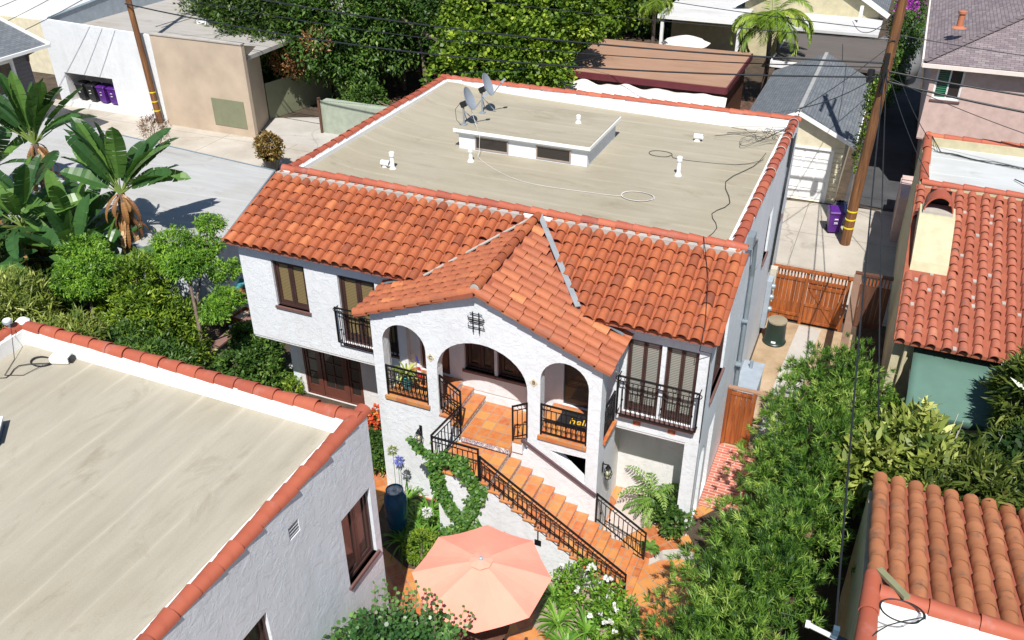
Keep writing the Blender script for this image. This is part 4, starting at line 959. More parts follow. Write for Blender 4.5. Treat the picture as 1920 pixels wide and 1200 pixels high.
mb = MB(); mb.tube([(16.15, -4.9, 3.45), (15.35, -4.85, 3.6)], .045, 8); mb.lathe((15.37, -4.85, 3.6), [(.07, -.03), (.07, .04)], 10, 'x'); mb.build('pipe', M['white'], t, smooth='auto')
mb = MB(); mb.tube([(16.1, -4.88, 3.46), (15.75, -4.86, 3.53)], .06, 8); mb.box(15.78, -4.9, 3.5, 15.88, -4.8, 3.72); mb.build('clamp', simple('blue_grey_clamp', (.05, .09, .13), .5), t)

# ------------------------------------------------------------------ right hand tiled building
rb = empty('tan_tiled_building', (18, 11, 0), 'cream building with weathered red tile slope and small chimney dormer on the right', 'building')
EZ2 = lambda y: 3.05+.185*(y-6.25)
mb = MB(); mb.slab([(6.6, 0), (18.9, 0), (18.9, 4.55), (13.9, 4.55), (13.9, 4.3), (6.6, EZ2(6.6)-.12)], [], 16.35, 16.6, axis='x'); mb.build('side_wall', M['cream'], rb)
MB().box(16.6, 6.6, 0, 27, 6.8, 2.98).build('front_wall', M['cream'], rb); MB().box(16.6, 18.7, 0, 27, 18.9, 4.55).build('back_wall', M['cream'], rb)
plate_ = MB(); plate(plate_, [(16.28, 6.2), (27, 6.2), (27, 14.0), (16.28, 14.0)], lambda x, y: EZ2(y), .1); plate_.build('roof_board', M['pan'], rb)
d2 = Vector((0, 1, .185)).normalized(); n2 = Vector((0, -.185, 1)).normalized()
mb = MB(); k2 = lambda c: not (c.x < 17.35 and 9.2 < c.y < 11.9)
tile_slope(mb, (16.25, 6.12, EZ2(6.12)), (1, 0, 0), d2, n2, 20, .38, 21, .375, .135, 1.0, k2, jit=.02)
mb.build('barrel_tiles', M['tile_old'], rb, smooth='auto', fix=False)
mb = MB()
for i in range(20):
    for j in range(19):
        if random.random() < .82: continue
        c = Vector((16.25+.38*(i+1)+random.uniform(-.02, .02), 6.2+.38*j, 0)); c.z = EZ2(c.y)+.012; mb.box(c.x-.045, c.y, c.z-.01, c.x+.045, c.y+random.uniform(.1, .3), c.z+.02, random.random())
mb.build('mortar_bed', M['mortar'], rb)
mb = MB(); mb.box(16.35, 13.85, 4.3, 27, 14.05, 4.58); mb.box(16.35, 18.5, 4.3, 27, 18.698, 4.60); mb.build('parapet', M['cream'], rb)
mb = MB(); cap_run(mb, (16.4, 13.95, 4.58), (27, 13.95, 4.58), .13, .62); mb.build('parapet_cap', M['cap'], rb, smooth='auto', fix=False)
mb = MB(); cap_run(mb, (16.4, 18.7, 4.60), (27, 18.7, 4.60), .13, .62); mb.build('parapet_cap', M['cap'], rb, smooth='auto', fix=False)
mb = MB(); cap_run(mb, (16.47, 13.95, 4.58), (16.47, 18.7, 4.58), .16, 1.5); mb.build('parapet_cap', M['cap'], rb, smooth='auto', fix=False)
MB().box(16.6, 14.05, 4.0, 27, 18.5, 4.3).build('roof_deck', M['deck_pale'], rb)
# chimney dormer: cream block sloping forward with tile hood
mb = MB(); vs = [(16.42, 9.35, EZ2(9.35)), (17.42, 9.35, EZ2(9.35)), (17.42, 12.0, EZ2(12)), (16.42, 12.0, EZ2(12)), (16.42, 9.48, EZ2(9.35)+.25), (17.42, 9.48, EZ2(9.35)+.25), (17.42, 11.2, 4.62), (16.42, 11.2, 4.62), (17.42, 12.0, 4.62), (16.42, 12.0, 4.62)]
mb.add(vs, [(0, 1, 5, 4), (4, 5, 6, 7), (7, 6, 8, 9), (1, 2, 8, 6, 5), (0, 4, 7, 9, 3), (2, 3, 9, 8)]); ch = mb.build('chimney', M['cream'], rb)
MB().box(16.5, 11.3, 4.622, 17.34, 11.95, 4.70).build('chimney_ledge', M['mortar'], ch)
mb = MB(); barrel(mb, Vector((16.92, 11.35, 4.66)), Vector((0, 1, 0)), Vector((1, 0, 0)), Vector((0, 0, 1)), .95, .42, .38, 1.25, th=.04, tint=.4, seg=12); mb.build('chimney_hood', M['cap'], ch, fix=False, smooth='auto')
MB().box(16.62, 12.1, 4.5, 17.22, 12.15, 5.1).build('flue_opening', M['black'], ch)
# awning on the front
aw = empty('green_awning', (17.9, 5.6, 0), 'sun-bleached teal green fabric awning below the tiled eave on the right', 'awning')
me = MB(); vs = []; nx = 24
for i in range(nx+1):
    x = 16.85+4.6*i/nx; sg = .03*math.sin(i*.9)
    for q, (y, z) in enumerate(((6.58, 2.72), (6.0, 2.52), (5.3, 2.25+sg*.3), (4.6, 1.98+sg*.5), (4.57, 1.80+.03*math.cos(i*2.1)))): vs.append((x, y, z))
me.add(vs, [(i*5+k, (i+1)*5+k, (i+1)*5+k+1, i*5+k+1) for i in range(nx) for k in range(4)]); ao = me.build('canopy', M['teal'], aw, smooth='auto')
so_ = ao.modifiers.new('solid', 'SOLIDIFY'); so_.thickness = .008
for x in (16.9, 21.3): MB().tube([(x, 6.55, 2.0), (x, 4.62, 1.95)], .015, 6).build('frame_arm', M['white'], aw)
mb = MB(); mb.tube([(16.66, 6.35, 2.95), (16.66, 6.45, 2.7), (16.66, 6.5, .1)], .05, 8); mb.build('downspout', M['cream'], rb)
mb = MB(); mb.tube([(18.2+.35, 18.2, 4.31), (18.2+.35, 18.2, 4.9), (18.7, 18.2, 4.75)], .05, 8)
t = empty('roof_pipe', (20, 15.6, 4.3), 'curved grey vent pipe lying on the pale flat roof at the right edge', 'vent')
MB().tube([(19.3, 16.0, 4.36), (19.75, 15.3, 4.42)], .018, 6).build('rod', M['black'], t); MB().lathe((20.0, 15.1, 4.45), [(.13, -.25), (.14, 0), (.13, .25), (0, .25)], 14, 'x').build('pipe', M['galv'], t, smooth='auto')
MB().tube([(19.95, 17.6, 4.31), (19.95, 17.6, 4.8), (20.1, 17.6, 5.1)], .03, 6).lathe((19.95, 17.6, 4.31), [(.2, 0), (.1, .05), (.04, .1)], 12).build('standpipe', M['terra'], t)
mb = MB(); rr2 = random.Random(9)
for i in range(4):
    pts = [Vector((16.6, 18.3, 4.75))]; 
    for k in range(6): pts.append(Vector((16.9+.6*k+rr2.uniform(-.15, .15), 17.9-.16*k+rr2.uniform(-.15, .15), 4.34)))
    mb.tube(pts, .012, 4)
tag(mb.build('roof_cables', M['cable'], smooth=True), 'black cables lying across the pale flat roof on the right', 'cables')
# lower right tiled building
r2 = empty('brown_tiled_building', (18, -4, 0), 'low building with brown-streaked barrel tiles and white parapet roof in the lower right corner', 'building')
EZ3 = lambda y: 4.22-.23*(y+4.2)
plate_ = MB(); plate(plate_, [(16.2, -4.2), (27, -4.2), (27, -.2), (16.2, -.2)], lambda x, y: EZ3(y), .12); plate_.build('roof_board', M['pan'], r2)
d3 = Vector((0, -1, .23)).normalized(); n3 = Vector((0, .23, 1)).normalized()
mb = MB(); tile_slope(mb, (16.12, -.1, EZ3(-.1)), (1, 0, 0), d3, n3, 26, .345, 7, .60, .152, 1.0, None, jit=.012, tintf=lambda: random.uniform(.2, .9)); mb.build('barrel_tiles', M['tile_brown'], r2, smooth='auto', fix=False)
mb = MB(); mb.slab([(-16, 0), (-.5, 0), (-.5, EZ3(-.5)-.14), (-4.25, 4.0), (-4.25, 4.28), (-16, 4.28)], [], 16.12, 16.34, axis='x'); mb.build('side_wall', M['cream'], r2)
MB().box(16.34, -.72, 0, 27, -.5, 3.1).build('front_wall', M['cream'], r2); MB().box(16.34, -16, 3.6, 27, -4.55, 3.9).build('roof_deck', M['whiteroof'], r2)
MB().box(16.34, -4.55, 3.6, 27, -4.25, 4.28).build('parapet', M['white'], r2)
mb = MB(); cap_run(mb, (16.35, -4.38, 4.28), (27, -4.38, 4.28), .165, .75); mb.build('parapet_cap', M['cap'], r2, smooth='auto', fix=False)
mb = MB(); cap_run(mb, (16.22, -4.1, 4.3), (16.22, -12, 4.3), .17, .8, flip=True); mb.build('parapet_cap', M['cap'], r2, smooth='auto', fix=False)
coil('roof_cable', (16.75, -4.75, 3.95), .30, 3, 'cable', 'purple-black cable loops hanging over the corner of the lower right parapet', r=.010, jit=.3, z0=.45, tail=((16.5, -5.2, 4.5), (16.2, -5.6, 4.42)))
mb = MB(); mb.beam((16.3, -3.95, 4.42), (16.75, -4.5, 4.5), .12, .06); tag(mb.build('broken_slate', simple('mossy_stone', (.22, .22, .12), .9)), 'mossy broken stone piece on the lower right parapet corner', 'stone')

# ------------------------------------------------------------------ pink house behind right
pk = empty('pink_house', (19, 28, 0), 'pink stucco house with mauve shingle hip roof and green shuttered window, top right', 'house')
mb = MB(); mb.slab([(16.3, 2.75), (28, 2.75), (28, 5.95), (16.3, 5.95)], [rect(16.5, 17.55, 4.45, 5.82)], 24.0, 24.2); mb.build('front_wall', M['pink'], pk)
MB().box(16.3, 24.2, 2.75, 16.5, 38, 5.95).build('side_wall', M['pink'], pk); MB().box(16.7, 25.2, 0, 28, 37, 2.75).build('lower_wall', M['pink'], pk)
MB().box(16.32, 24.02, 2.70, 28, 38, 2.748).build('soffit', M['pink'], pk)
MB().box(16.05, 19.1, 0, 16.62, 22.6, 1.4).box(16.05, 19.1, 1.4, 16.5, 21.6, 1.9).build('low_wall', M['pink'], pk)
uvplane(pk, 'roof', [(15.9, 23.6, 6.0), (32, 23.6, 6.0), (26, 29.6, 8.3), (21.9, 29.6, 8.3)], M['shade_brown'])
uvplane(pk, 'roof', [(15.9, 39, 6.0), (15.9, 23.6, 6.0), (21.9, 29.6, 8.3), (21.9, 33, 8.3)], M['shade_brown'])
mb = MB(); a_ = Vector((15.9, 23.6, 6.02)); b_ = Vector((21.9, 29.6, 8.32))
for i in range(26): p_ = a_.lerp(b_, i/26); q_ = a_.lerp(b_, (i+1.15)/26)+Vector((0, 0, -.0)); mb.beam(p_+Vector((0, 0, .05)), q_+Vector((0, 0, .02)), .24, .02)
mb.build('hip_cap', simple('hip_dark', (.16, .13, .135), .9), pk)
MB().box(15.86, 23.52, 5.82, 30, 23.6, 5.98).box(15.82, 23.6, 5.82, 15.9, 39, 5.98).build('gutter', M['canvas'], pk)
mb = MB(); mb.lathe((17.0, 26.3, 6.9), [(.13, 0), (.12, .55), (.17, .57), (.17, .66), (.1, .68)], 14); mb.lathe((17.0, 26.3, 6.88), [(.3, 0), (.14, .08)], 12); mb.build('flue', M['terra'], pk, smooth='auto')
wn = window(pk, Matrix(((1, 0, 0, 16.5), (0, 1, 0, 24.0), (0, 0, 1, 4.45), (0, 0, 0, 1))), 1.05, 1.37, 2, fr='white', pane='darkglass', dep=.05, fw=.05, sw=.03)
mb = MB()
for i in range(14): mb.box(16.58, 24.05, 4.56+.085*i, 16.98, 24.075, 4.60+.085*i)
mb.build('shutter', simple('green_shutter', (.04, .18, .10), .5), wn)

# ------------------------------------------------------------------ buildings behind the house
br_ = empty('brown_roofed_shed', (3.3, 30, 0), 'long low shed with flat brown roll roof and maroon fascia behind the rooftop', 'shed')
MB().box(-.9, 26.7, 2.6, 7.5, 33.2, 3.16).build('wall', M['wood_dark'], br_); MB().box(-1.0, 26.55, 3.162, 7.6, 33.3, 3.22).build('roof', M['brownroof'], br_)
MB().box(-1.02, 26.48, 2.88, 7.62, 26.54, 3.20).box(7.61, 26.55, 2.88, 7.67, 33.3, 3.2).build('fascia', M['maroon'], br_); MB().box(-.8, 26.9, 0, 7.4, 33, 2.6).build('wall', M['wood_dark'], br_)
t = empty('tarpaulin', (3.3, 26, 0), 'creased off-white tarpaulin draped along the front of the brown shed', 'tarpaulin')
mb = MB(); nx, ny = 60, 9; vs = []
for i in range(nx+1):
    x = -1.2+8.9*i/nx
    for j in range(ny+1):
        q = j/ny; y = 26.5-q*1.7; z = 2.75-q*1.7+.10*math.sin(x*3.1+q*2)*(.3+q)+.06*noise.noise(Vector((x*1.3, q*4, 0)))*3
        if i > nx-8: z -= (i-nx+8)*.09*q
        vs.append((x, y, z))
mb.add(vs, [(i*(ny+1)+j, (i+1)*(ny+1)+j, (i+1)*(ny+1)+j+1, i*(ny+1)+j+1) for i in range(nx) for j in range(ny)]); o = mb.build('sheet', M['tarp'], t, smooth='auto'); o.modifiers.new('s', 'SOLIDIFY').thickness = .01
t = empty('patio_house', (6, 44, 0), 'pale flat-roofed patio house with white posts beyond the brown shed', 'house')
MB().box(.2, 41.6, 2.85, 5.6, 48, 3.0).build('roof', M['whiteroof'], t); MB().box(.15, 41.45, 2.75, 5.65, 41.58, 3.0).build('fascia', M['white'], t)
MB().box(.4, 44.5, 0, 5.4, 48, 2.85).build('wall', M['cream'], t)
for x in (.35, 5.3): MB().box(x, 41.6, 0, x+.2, 41.8, 2.85).build('post', M['white'], t)
t = empty('patio_house', (9, 44, 0), 'pale flat patio roof right of the palm, joined to the gabled house', 'house')
MB().box(7.6, 40.9, 2.85, 13.6, 45.5, 3.0).build('roof', M['whiteroof'], t); MB().box(7.7, 43.5, 0, 13.4, 45.4, 2.85).build('wall', M['cream'], t)
t = empty('dark_roofed_shed', (11.3, 36.5, 0), 'shed with dark stained flat roof and white edge behind the grey garage', 'shed')
MB().box(8.7, 33.4, 2.75, 14.2, 40.2, 2.9).build('roof', M['darkroof'], t); MB().box(8.62, 33.3, 2.6, 8.7, 40.2, 2.93).box(8.7, 33.25, 2.6, 11.2, 33.38, 2.93).build('fascia', M['white'], t); MB().box(8.9, 33.6, 0, 14, 40, 2.75).build('wall', M['wood_dark'], t)
g = empty('gabled_house', (10, 47, 0), 'cream house with grey shingle gable and white bargeboards at the top edge', 'house')
gable_roof(g, 4.5, 13.8, 44.8, 58, 3.4, 6.2, M['shade_grey']); mb = MB(); mb.slab([(5, 0), (13.3, 0), (13.3, 3.4), (9.15, 5.95), (5, 3.4)], [], 45.2, 45.4); mb.build('wall', M['cream'], g)
mb = MB()
for s_ in (-1, 1): mb.beam((9.15, 44.75, 6.1), (9.15+s_*4.75, 44.75, 3.28), .06, .3)
mb.build('bargeboard', M['white'], g)
mb = MB(); mb.box(12.2, 43.6, 3.0, 12.4, 43.8, 4.0); mb.build('pipe', M['white'], g)
t = empty('rounded_tent', (14.2, 42, 0), 'grey rounded tarpaulin cover beside the bougainvillea at the top', 'cover')
mb = MB(); mb.lathe((14.6, 43.0, 0), [(1.6, 0), (1.7, 1.2), (1.4, 2.0), (.7, 2.5), (0, 2.6)], 18); mb.build('cover', simple('grey_tarp', (.20, .20, .20), .8), t, smooth=True)
# far patio umbrella
def umbrella(loc, R, h, mat, label, n=8, rz=0, drop=.45, tilt=None, big=True, group=None):
    t = empty('patio_umbrella', (0, 0, 0), label, 'umbrella', group)
    mb = MB(); vs = [(0, 0, h)]; rings = 6; seg = 4
    for i in range(1, rings+1):
        q = i/rings
        for k in range(n):
            for s_ in range(seg):
                a0 = 2*PI*k/n; a1 = 2*PI*(k+1)/n; u = s_/seg
                p = Vector((math.cos(a0), math.sin(a0), 0)).lerp(Vector((math.cos(a1), math.sin(a1), 0)), u)*R*q
                sg = -.03*math.sin(PI*u)*q*R; z = h-drop*(q**1.25)+sg
                p *= (1-.008*math.sin(PI*u)*q); vs.append((p.x, p.y, z))
    m = n*seg; fs = [(0, 1+k, 1+(k+1) % m) for k in range(m)]
    for i in range(rings-1): fs += [(1+i*m+k, 1+(i+1)*m+k, 1+(i+1)*m+(k+1) % m, 1+i*m+(k+1) % m) for k in range(m)]
    mb.add(vs, fs); c = mb.build('canopy', M[mat], t); c.modifiers.new('s', 'SOLIDIFY').thickness = .006
    mb = MB(); mb.lathe((0, 0, 0), [(.25, 0), (.25, .06), (.03, .10), (.022, .12), (.022, h-.02)], 12); mb.build('pole', M['wood_dark'], t, smooth='auto')
    if big:
        mb = MB(); vs = [(0, 0, h+.05)]
        for k in range(16):
            a = 2*PI*k/16; rr = R*.165*(1+.03*math.cos(k*PI)); vs.append((rr*math.cos(a), rr*math.sin(a), h-.01+.01*(k % 2)))
        mb.add(vs, [(0, 1+k, 1+(k+1) % 16) for k in range(16)]); v_ = mb.build('vent_cap', M[mat], t, smooth=False); v_.modifiers.new('s', 'SOLIDIFY').thickness = .005
        MB().lathe((0, 0, h+.03), [(.045, 0), (.045, .05), (.0, .07)], 10).build('finial', M['acgrey'], t)
        for k in range(n):
            a = 2*PI*k/n; MB().tube([(0, 0, h-.03), (R*.5*math.cos(a), R*.5*math.sin(a), h-drop*.42-.03), (R*.985*math.cos(a), R*.985*math.sin(a), h-drop-.015)], .010, 4).build('rib', M['wood_dark'], t)
    return place(t, loc, rz)
umbrella((9.23, -4.90, 0), 1.42, 2.62, 'salmon', 'large salmon pink patio umbrella open over the courtyard below the stairs', rz=R_(20), drop=.42)
umbrella((2.9, 38.0, 0), 1.5, 2.7, 'canvas', 'cream patio umbrella beyond the brown shed roof', big=False, rz=.3)

# ------------------------------------------------------------------ left background
ws = empty('white_alley_building', (-25, 23, 0), 'white stucco building with a bin recess along the alley, top left', 'building')
mb = MB(); mb.slab([(-29.1, 0), (-21.1, 0), (-21.1, 4.62), (-29.1, 4.85)], [rect(-28.3, -24.75, .3, 1.97)], 19.6, 19.8); mb.build('front_wall', M['stucco'], ws)
MB().box(-29.1, 19.8, 0, -28.9, 34, 4.83).build('side_wall', M['stucco'], ws)
MB().box(-28.9, 19.8, 3.9, -15.3, 33, 4.1).build('roof_deck', roofdeck('shed_deck', (.36, .34, .31), seam=1.8), ws)
MB().box(-28.3, 20.9, .2, -24.75, 21.0, 2.1).box(-28.32, 19.8, .2, -24.74, 20.9, .3).box(-28.4, 19.8, .3, -28.3, 20.9, 2.1).box(-24.75, 19.8, .3, -24.65, 20.9, 2.1).build('recess_lining', M['stucco_porch'], ws)
mb = MB(); mb.box(-28.9, 19.8, 4.1, -21.2, 19.9, 4.6); mb.box(-28.9, 32.5, 4.1, -15.3, 32.7, 4.9); mb.build('parapet', M['stucco_porch'], ws)
mb = MB(); mb.add([(-28.9, 20, 4.1), (-28.9, 33, 4.1), (-28.7, 33, 4.1), (-28.7, 20, 4.1), (-28.9, 20, 4.8), (-28.9, 33, 5.9), (-28.7, 33, 5.9), (-28.7, 20, 4.8)], [(0,3,2,1),(4,5,6,7),(0,1,5,4),(1,2,6,5),(2,3,7,6),(3,0,4,7)]); mb.build('parapet', M['acgrey'], ws)
MB().beam((-28.8, 20, 4.84), (-28.8, 33, 5.94), .3, .05).build('coping', M['blueflash'], ws)
MB().box(-22.5, 24.5, 4.1, -21.6, 25.3, 4.3).build('roof_hatch', M['white'], ws)
for i, (m_, lb) in enumerate((('bin_black', 'leftmost black wheelie bin in the white wall recess'), ('bin_black', 'second black wheelie bin in the recess, next to the purple ones'), ('purple', 'purple wheelie bin in the recess beside the black bins'), ('purple', 'rightmost purple wheelie bin in the white wall recess'))):
    wheelie(m_, lb, (-27.75+.80*i, 20.15, .302), 0, 'wheelie bins')
tb = empty('tan_alley_building', (-18, 22, 0), 'tan stained stucco building with green hatch beside the white alley building', 'building')
mb = MB(); mb.slab([(-20.95, 0), (-15.12, 0), (-15.12, 4.8), (-20.95, 4.83)], [], 19.22, 19.45); mb.build('front_wall', M['tan'], tb)
mb = MB(); mb.add([(-15.12, 19.22, 0), (-16.3, 21.95, 0), (-16.3, 21.95, 4.0), (-15.12, 19.22, 4.8), (-15.4, 19.22, 0), (-16.6, 21.95, 0), (-16.6, 21.95, 4.0), (-15.4, 19.22, 4.8)], [(0, 1, 2, 3), (7, 6, 5, 4), (1, 5, 6, 2), (3, 2, 6, 7)]); mb.build('side_wall', M['tan'], tb)
MB().box(-17.62, 19.19, .45, -15.55, 19.215, 1.88).build('hatch', M['olive'], tb); MB().box(-21.0, 19.18, 4.80, -15.1, 19.5, 4.86).build('coping', M['mortar'], tb)
t = empty('olive_gate', (-17, 24, 0), 'olive green solid fence below the overhanging ivy', 'fence')
mb = MB(); mb.beam((-16.3, 22.0, 1.0), (-15.2, 26.5, 1.0), .08, 2.0); mb.build('panel', M['olive'], t); mb = MB(); mb.beam((-19.8, 27, 1.2), (-14.6, 27, 1.2), .08, 2.4); mb.build('panel', M['olive'], t)
t = empty('corrugated_fence', (-10.5, 22, 0), 'pale green corrugated metal fence at the rear left of the house', 'fence')
mb = MB()
for i in range(50): x = -12.3+.09*i; mb.box(x, 21.3+.12*(i*.09), 0, x+.045, 21.36+.12*(i*.09), 1.75, .4)
mb.box(-12.3, 21.33, 0, -7.8, 21.9, 1.7); mb.build('panel', simple('pale_green_metal', (.34, .38, .30), .6), t); MB().box(-12.42, 21.2, 0, -12.3, 21.35, 1.9).build('post', M['wood_dark'], t)
gh = empty('grey_cottage', (-26, 15, 0), 'grey lap-sided cottage with white framed window and shingle eave at the left edge', 'house')
mb = MB(); mb.slab([(2, 0), (14.25, 0), (14.25, 5.1), (2, 5.1)], [rect(11.9, 13.35, 3.05, 4.75)], -24.2, -24, axis='x'); mb.build('side_wall', M['grey_siding'], gh)
MB().box(-34, 14.05, 0, -24.2, 14.25, 5.1).build('rear_wall', M['grey_siding'], gh)
mb = MB()
for i in range(26): mb.box(-24.0, 9, .2+.19*i, -23.985, 14.25, .2+.19*i+.02) if not (3.0 < .2+.19*i < 4.8) else (mb.box(-24.0, 13.45, .2+.19*i, -23.985, 14.25, .2+.19*i+.02), mb.box(-24.0, 9, .2+.19*i, -23.985, 11.8, .2+.19*i+.02))
mb.build('lap_boards', simple('siding_light', (.2, .19, .2), .7), gh)
uvplane(gh, 'roof', [(-23.2, 2, 5.05), (-23.2, 14.9, 5.05), (-30, 14.9, 7.3), (-30, 2, 7.3)], M['shade_grey'])
MB().beam((-23.15, 2, 5.05), (-23.15, 14.95, 5.05), .12, .14).build('gutter', M['white'], gh); mb = MB(); mb.beam((-23.15, 14.95, 5.05), (-30, 14.95, 7.3), .08, .22); mb.build('bargeboard', M['white'], gh)
window(gh, Matrix(((0, -1, 0, -24), (1, 0, 0, 11.9), (0, 0, 1, 3.05), (0, 0, 0, 1))), 1.45, 1.7, 1, fr='white', pane='darkglass', dep=-.01, muntins=(1, 2), fw=.13, sw=.05, sillmat='white')
mb = MB(); mb.tube([(-23.3, 14.3, 5.0), (-23.9, 14.2, 4.7), (-23.92, 14.15, 4.4)], .05, 8); mb.build('downspout', M['wood_dark'], gh, smooth='auto')
yb = empty('yellow_building', (-38, 28, 0), 'white upper and pale yellow lower wall building behind the cottage', 'building')
MB().box(-48, 24.0, 0, -31.6, 30, 3.4).build('lower_wall', M['cream2'], yb); MB().box(-48, 24.6, 3.4, -30.5, 36, 9.5).build('upper_wall', M['stucco'], yb)
# neighbour's flat white roof
nb = empty('flat_garage', (-12, 7, 0), 'low neighbouring garage with weathered pale grey flat roof left of the house', 'garage')
poly = [(-23, 11.95), (-7.0, 10.45), (-4.75, 4.3), (-6.0, 3.0), (-23, 5.4)]
mb = MB(); mb.slab(poly, [], 2.5, 2.70, axis='z'); mb.build('roof_deck', M['pale_conc'], nb)
ip = [(-22.8, 11.7), (-7.15, 10.25), (-4.95, 4.35), (-6.1, 3.2), (-22.8, 5.6)]
mb = MB(); mb.slab(ip, [], 0, 2.5, axis='z'); mb.build('wall', simple('smooth_white_wall', (.62, .66, .70), .8), nb)
mb = MB()
for a_, b_ in zip(poly, poly[1:]+poly[:1]): mb.beam((*a_, 2.70), (*b_, 2.70), .06, .05)
mb.build('edge_flashing', M['blueflash'], nb)
# block garden wall left of the house
bw = empty('block_wall', (-3, 2, 0), 'stepped tan block garden wall with brown capping left of the house', 'wall')
mb = MB(); mb.box(-3.6, -1.4, 0, -3.35, .55, 1.5); mb.build('wall', M['block'], bw); mb = MB(); mb.box(-2.75, -1.0, 0, -2.5, 3.8, 1.1); mb.build('wall', M['block'], bw)
MB().box(-2.8, -1.05, 1.102, -2.45, 3.85, 1.16).build('capping', simple('brown_capping', (.22, .12, .10), .9), bw); MB().box(-3.66, -1.45, 1.502, -3.3, .6, 1.57).build('capping', simple('grey_capping', (.45, .43, .40), .9), bw)
# ------------------------------------------------------------------ foliage machinery
def fast_mesh(name, V, k, mat, parent, tint, smooth=False):
    """V (n*k,3) world verts, n polygons of k corners"""
    n = len(V)//k; me = bpy.data.meshes.new(name)
    V = np.asarray(V, dtype=np.float32)
    if parent is not None: V = V-np.array(wloc(parent)[:], dtype=np.float32)
    me.vertices.add(n*k); me.vertices.foreach_set('co', V.ravel())
    me.loops.add(n*k); me.loops.foreach_set('vertex_index', np.arange(n*k, dtype=np.int32))
    me.polygons.add(n); me.polygons.foreach_set('loop_start', np.arange(0, n*k, k, dtype=np.int32))
    me.update(calc_edges=True)
    a = me.attributes.new('tint', 'FLOAT', 'FACE'); a.data.foreach_set('value', np.clip(tint, 0, 1).astype(np.float32))
    me.materials.append(mat); o = bpy.data.objects.new(name, me); COL.objects.link(o)
    if parent is not None: o.parent = parent
    return o
def unit(a): return a/np.maximum(np.linalg.norm(a, axis=1, keepdims=True), 1e-6)
SHAPES = {'lance': [(0, 0), (.35, .5), (1, 0), (.35, -.5)], 'round': [(0, 0), (.25, .42), (.7, .46), (1, .06), (.7, -.46), (.25, -.42)],
          'oval': [(0, 0), (.28, .40), (.62, .42), (1, 0), (.62, -.42), (.28, -.40)], 'needle': [(0, .5), (.6, .5), (1, 0), (0, -.5)]}
def leaves(P, D, Nn, L, Wd, shape, fold=.18):
    D = unit(D); S = unit(np.cross(D, Nn)); U = np.cross(S, D); sh = SHAPES[shape]; out = np.empty((len(P), len(sh), 3))
    for i, (u, v) in enumerate(sh):
        out[:, i] = P+D*(L*u)[:, None]+S*(Wd*v)[:, None]+U*(np.abs(v)*fold*Wd-(u**2)*L*.12)[:, None]
    return out.reshape(-1, 3), len(sh)
def tips_on(blobs, dens, rng, rough=.22, depth=.35, flat_bottom=True):
    P = []; Nn = []
    seed = rng.uniform(0, 50, 3)
    for b in blobs:
        c = np.array(b[:3]); r = np.array(b[3:6]) if len(b) >= 6 else np.array([b[3]]*3)
        n = max(8, int(dens*4*PI*(r.mean()**2))); d = unit(rng.normal(size=(n, 3)))
        f = 1-np.abs(rng.normal(0, depth*.5, n))
        lump = np.array([noise.noise(Vector(x*2.3+seed)) for x in d])*rough*1.6
        p = c+d*r*(f+lump)[:, None]
        if flat_bottom: k = (p[:, 2] > .05); p = p[k]; d = d[k]
        inside = np.zeros(len(p), bool)
        for b2 in blobs:
            if b2 is b: continue
            c2 = np.array(b2[:3]); r2_ = np.array(b2[3:6]) if len(b2) >= 6 else np.array([b2[3]]*3)
            inside |= (((p-c2)/(r2_*.72))**2).sum(1) < 1
        k = ~inside; P.append(p[k]); Nn.append(d[k])
    return np.concatenate(P), np.concatenate(Nn)
def foliage(name, parent, blobs, dens, per, L, Wd, shape, mat, rng, spread=.9, up=.35, size_var=.3, clump=.10, rough=.22, depth=.35, grad=.0, droop=0):
    T, Nn = tips_on(blobs, dens, rng, rough, depth)
    m = len(T); T2 = np.repeat(T, per, 0); N2 = np.repeat(Nn, per, 0); n = len(T2)
    D = N2+np.array([0, 0, up])+rng.normal(0, spread, (n, 3)); D[:, 2] -= droop; D = unit(D)
    P = T2+rng.normal(0, clump, (n, 3)); up_ = unit(N2*.4+np.array([0, 0, 1.0])+rng.normal(0, .45, (n, 3)))
    LL = L*(1+rng.uniform(-size_var, size_var, n)); WW = Wd*LL/L
    V, k = leaves(P, D, up_, LL, WW, shape)
    tt = np.repeat(rng.normal(.42, .2, m), per)+rng.normal(0, .14, n)
    tt += np.repeat(np.array([noise.noise(Vector(x*.9)) for x in T])*.35, per)
    return fast_mesh(name, V, k, mat, parent, tt)
def trunk(parent, paths, mat='bark', name='trunk'):
    for pts, r0, r1 in paths:
        n = len(pts); q = []
        P = [Vector(p) for p in pts]
        for i in range(n-1):
            for t_ in (0, .5): q.append(P[i].lerp(P[i+1], t_))
        q.append(P[-1]); mb = MB(); mb.tube(q, [r0+(r1-r0)*i/(len(q)-1) for i in range(len(q))], 7); mb.build(name, M[mat], parent, smooth='auto')
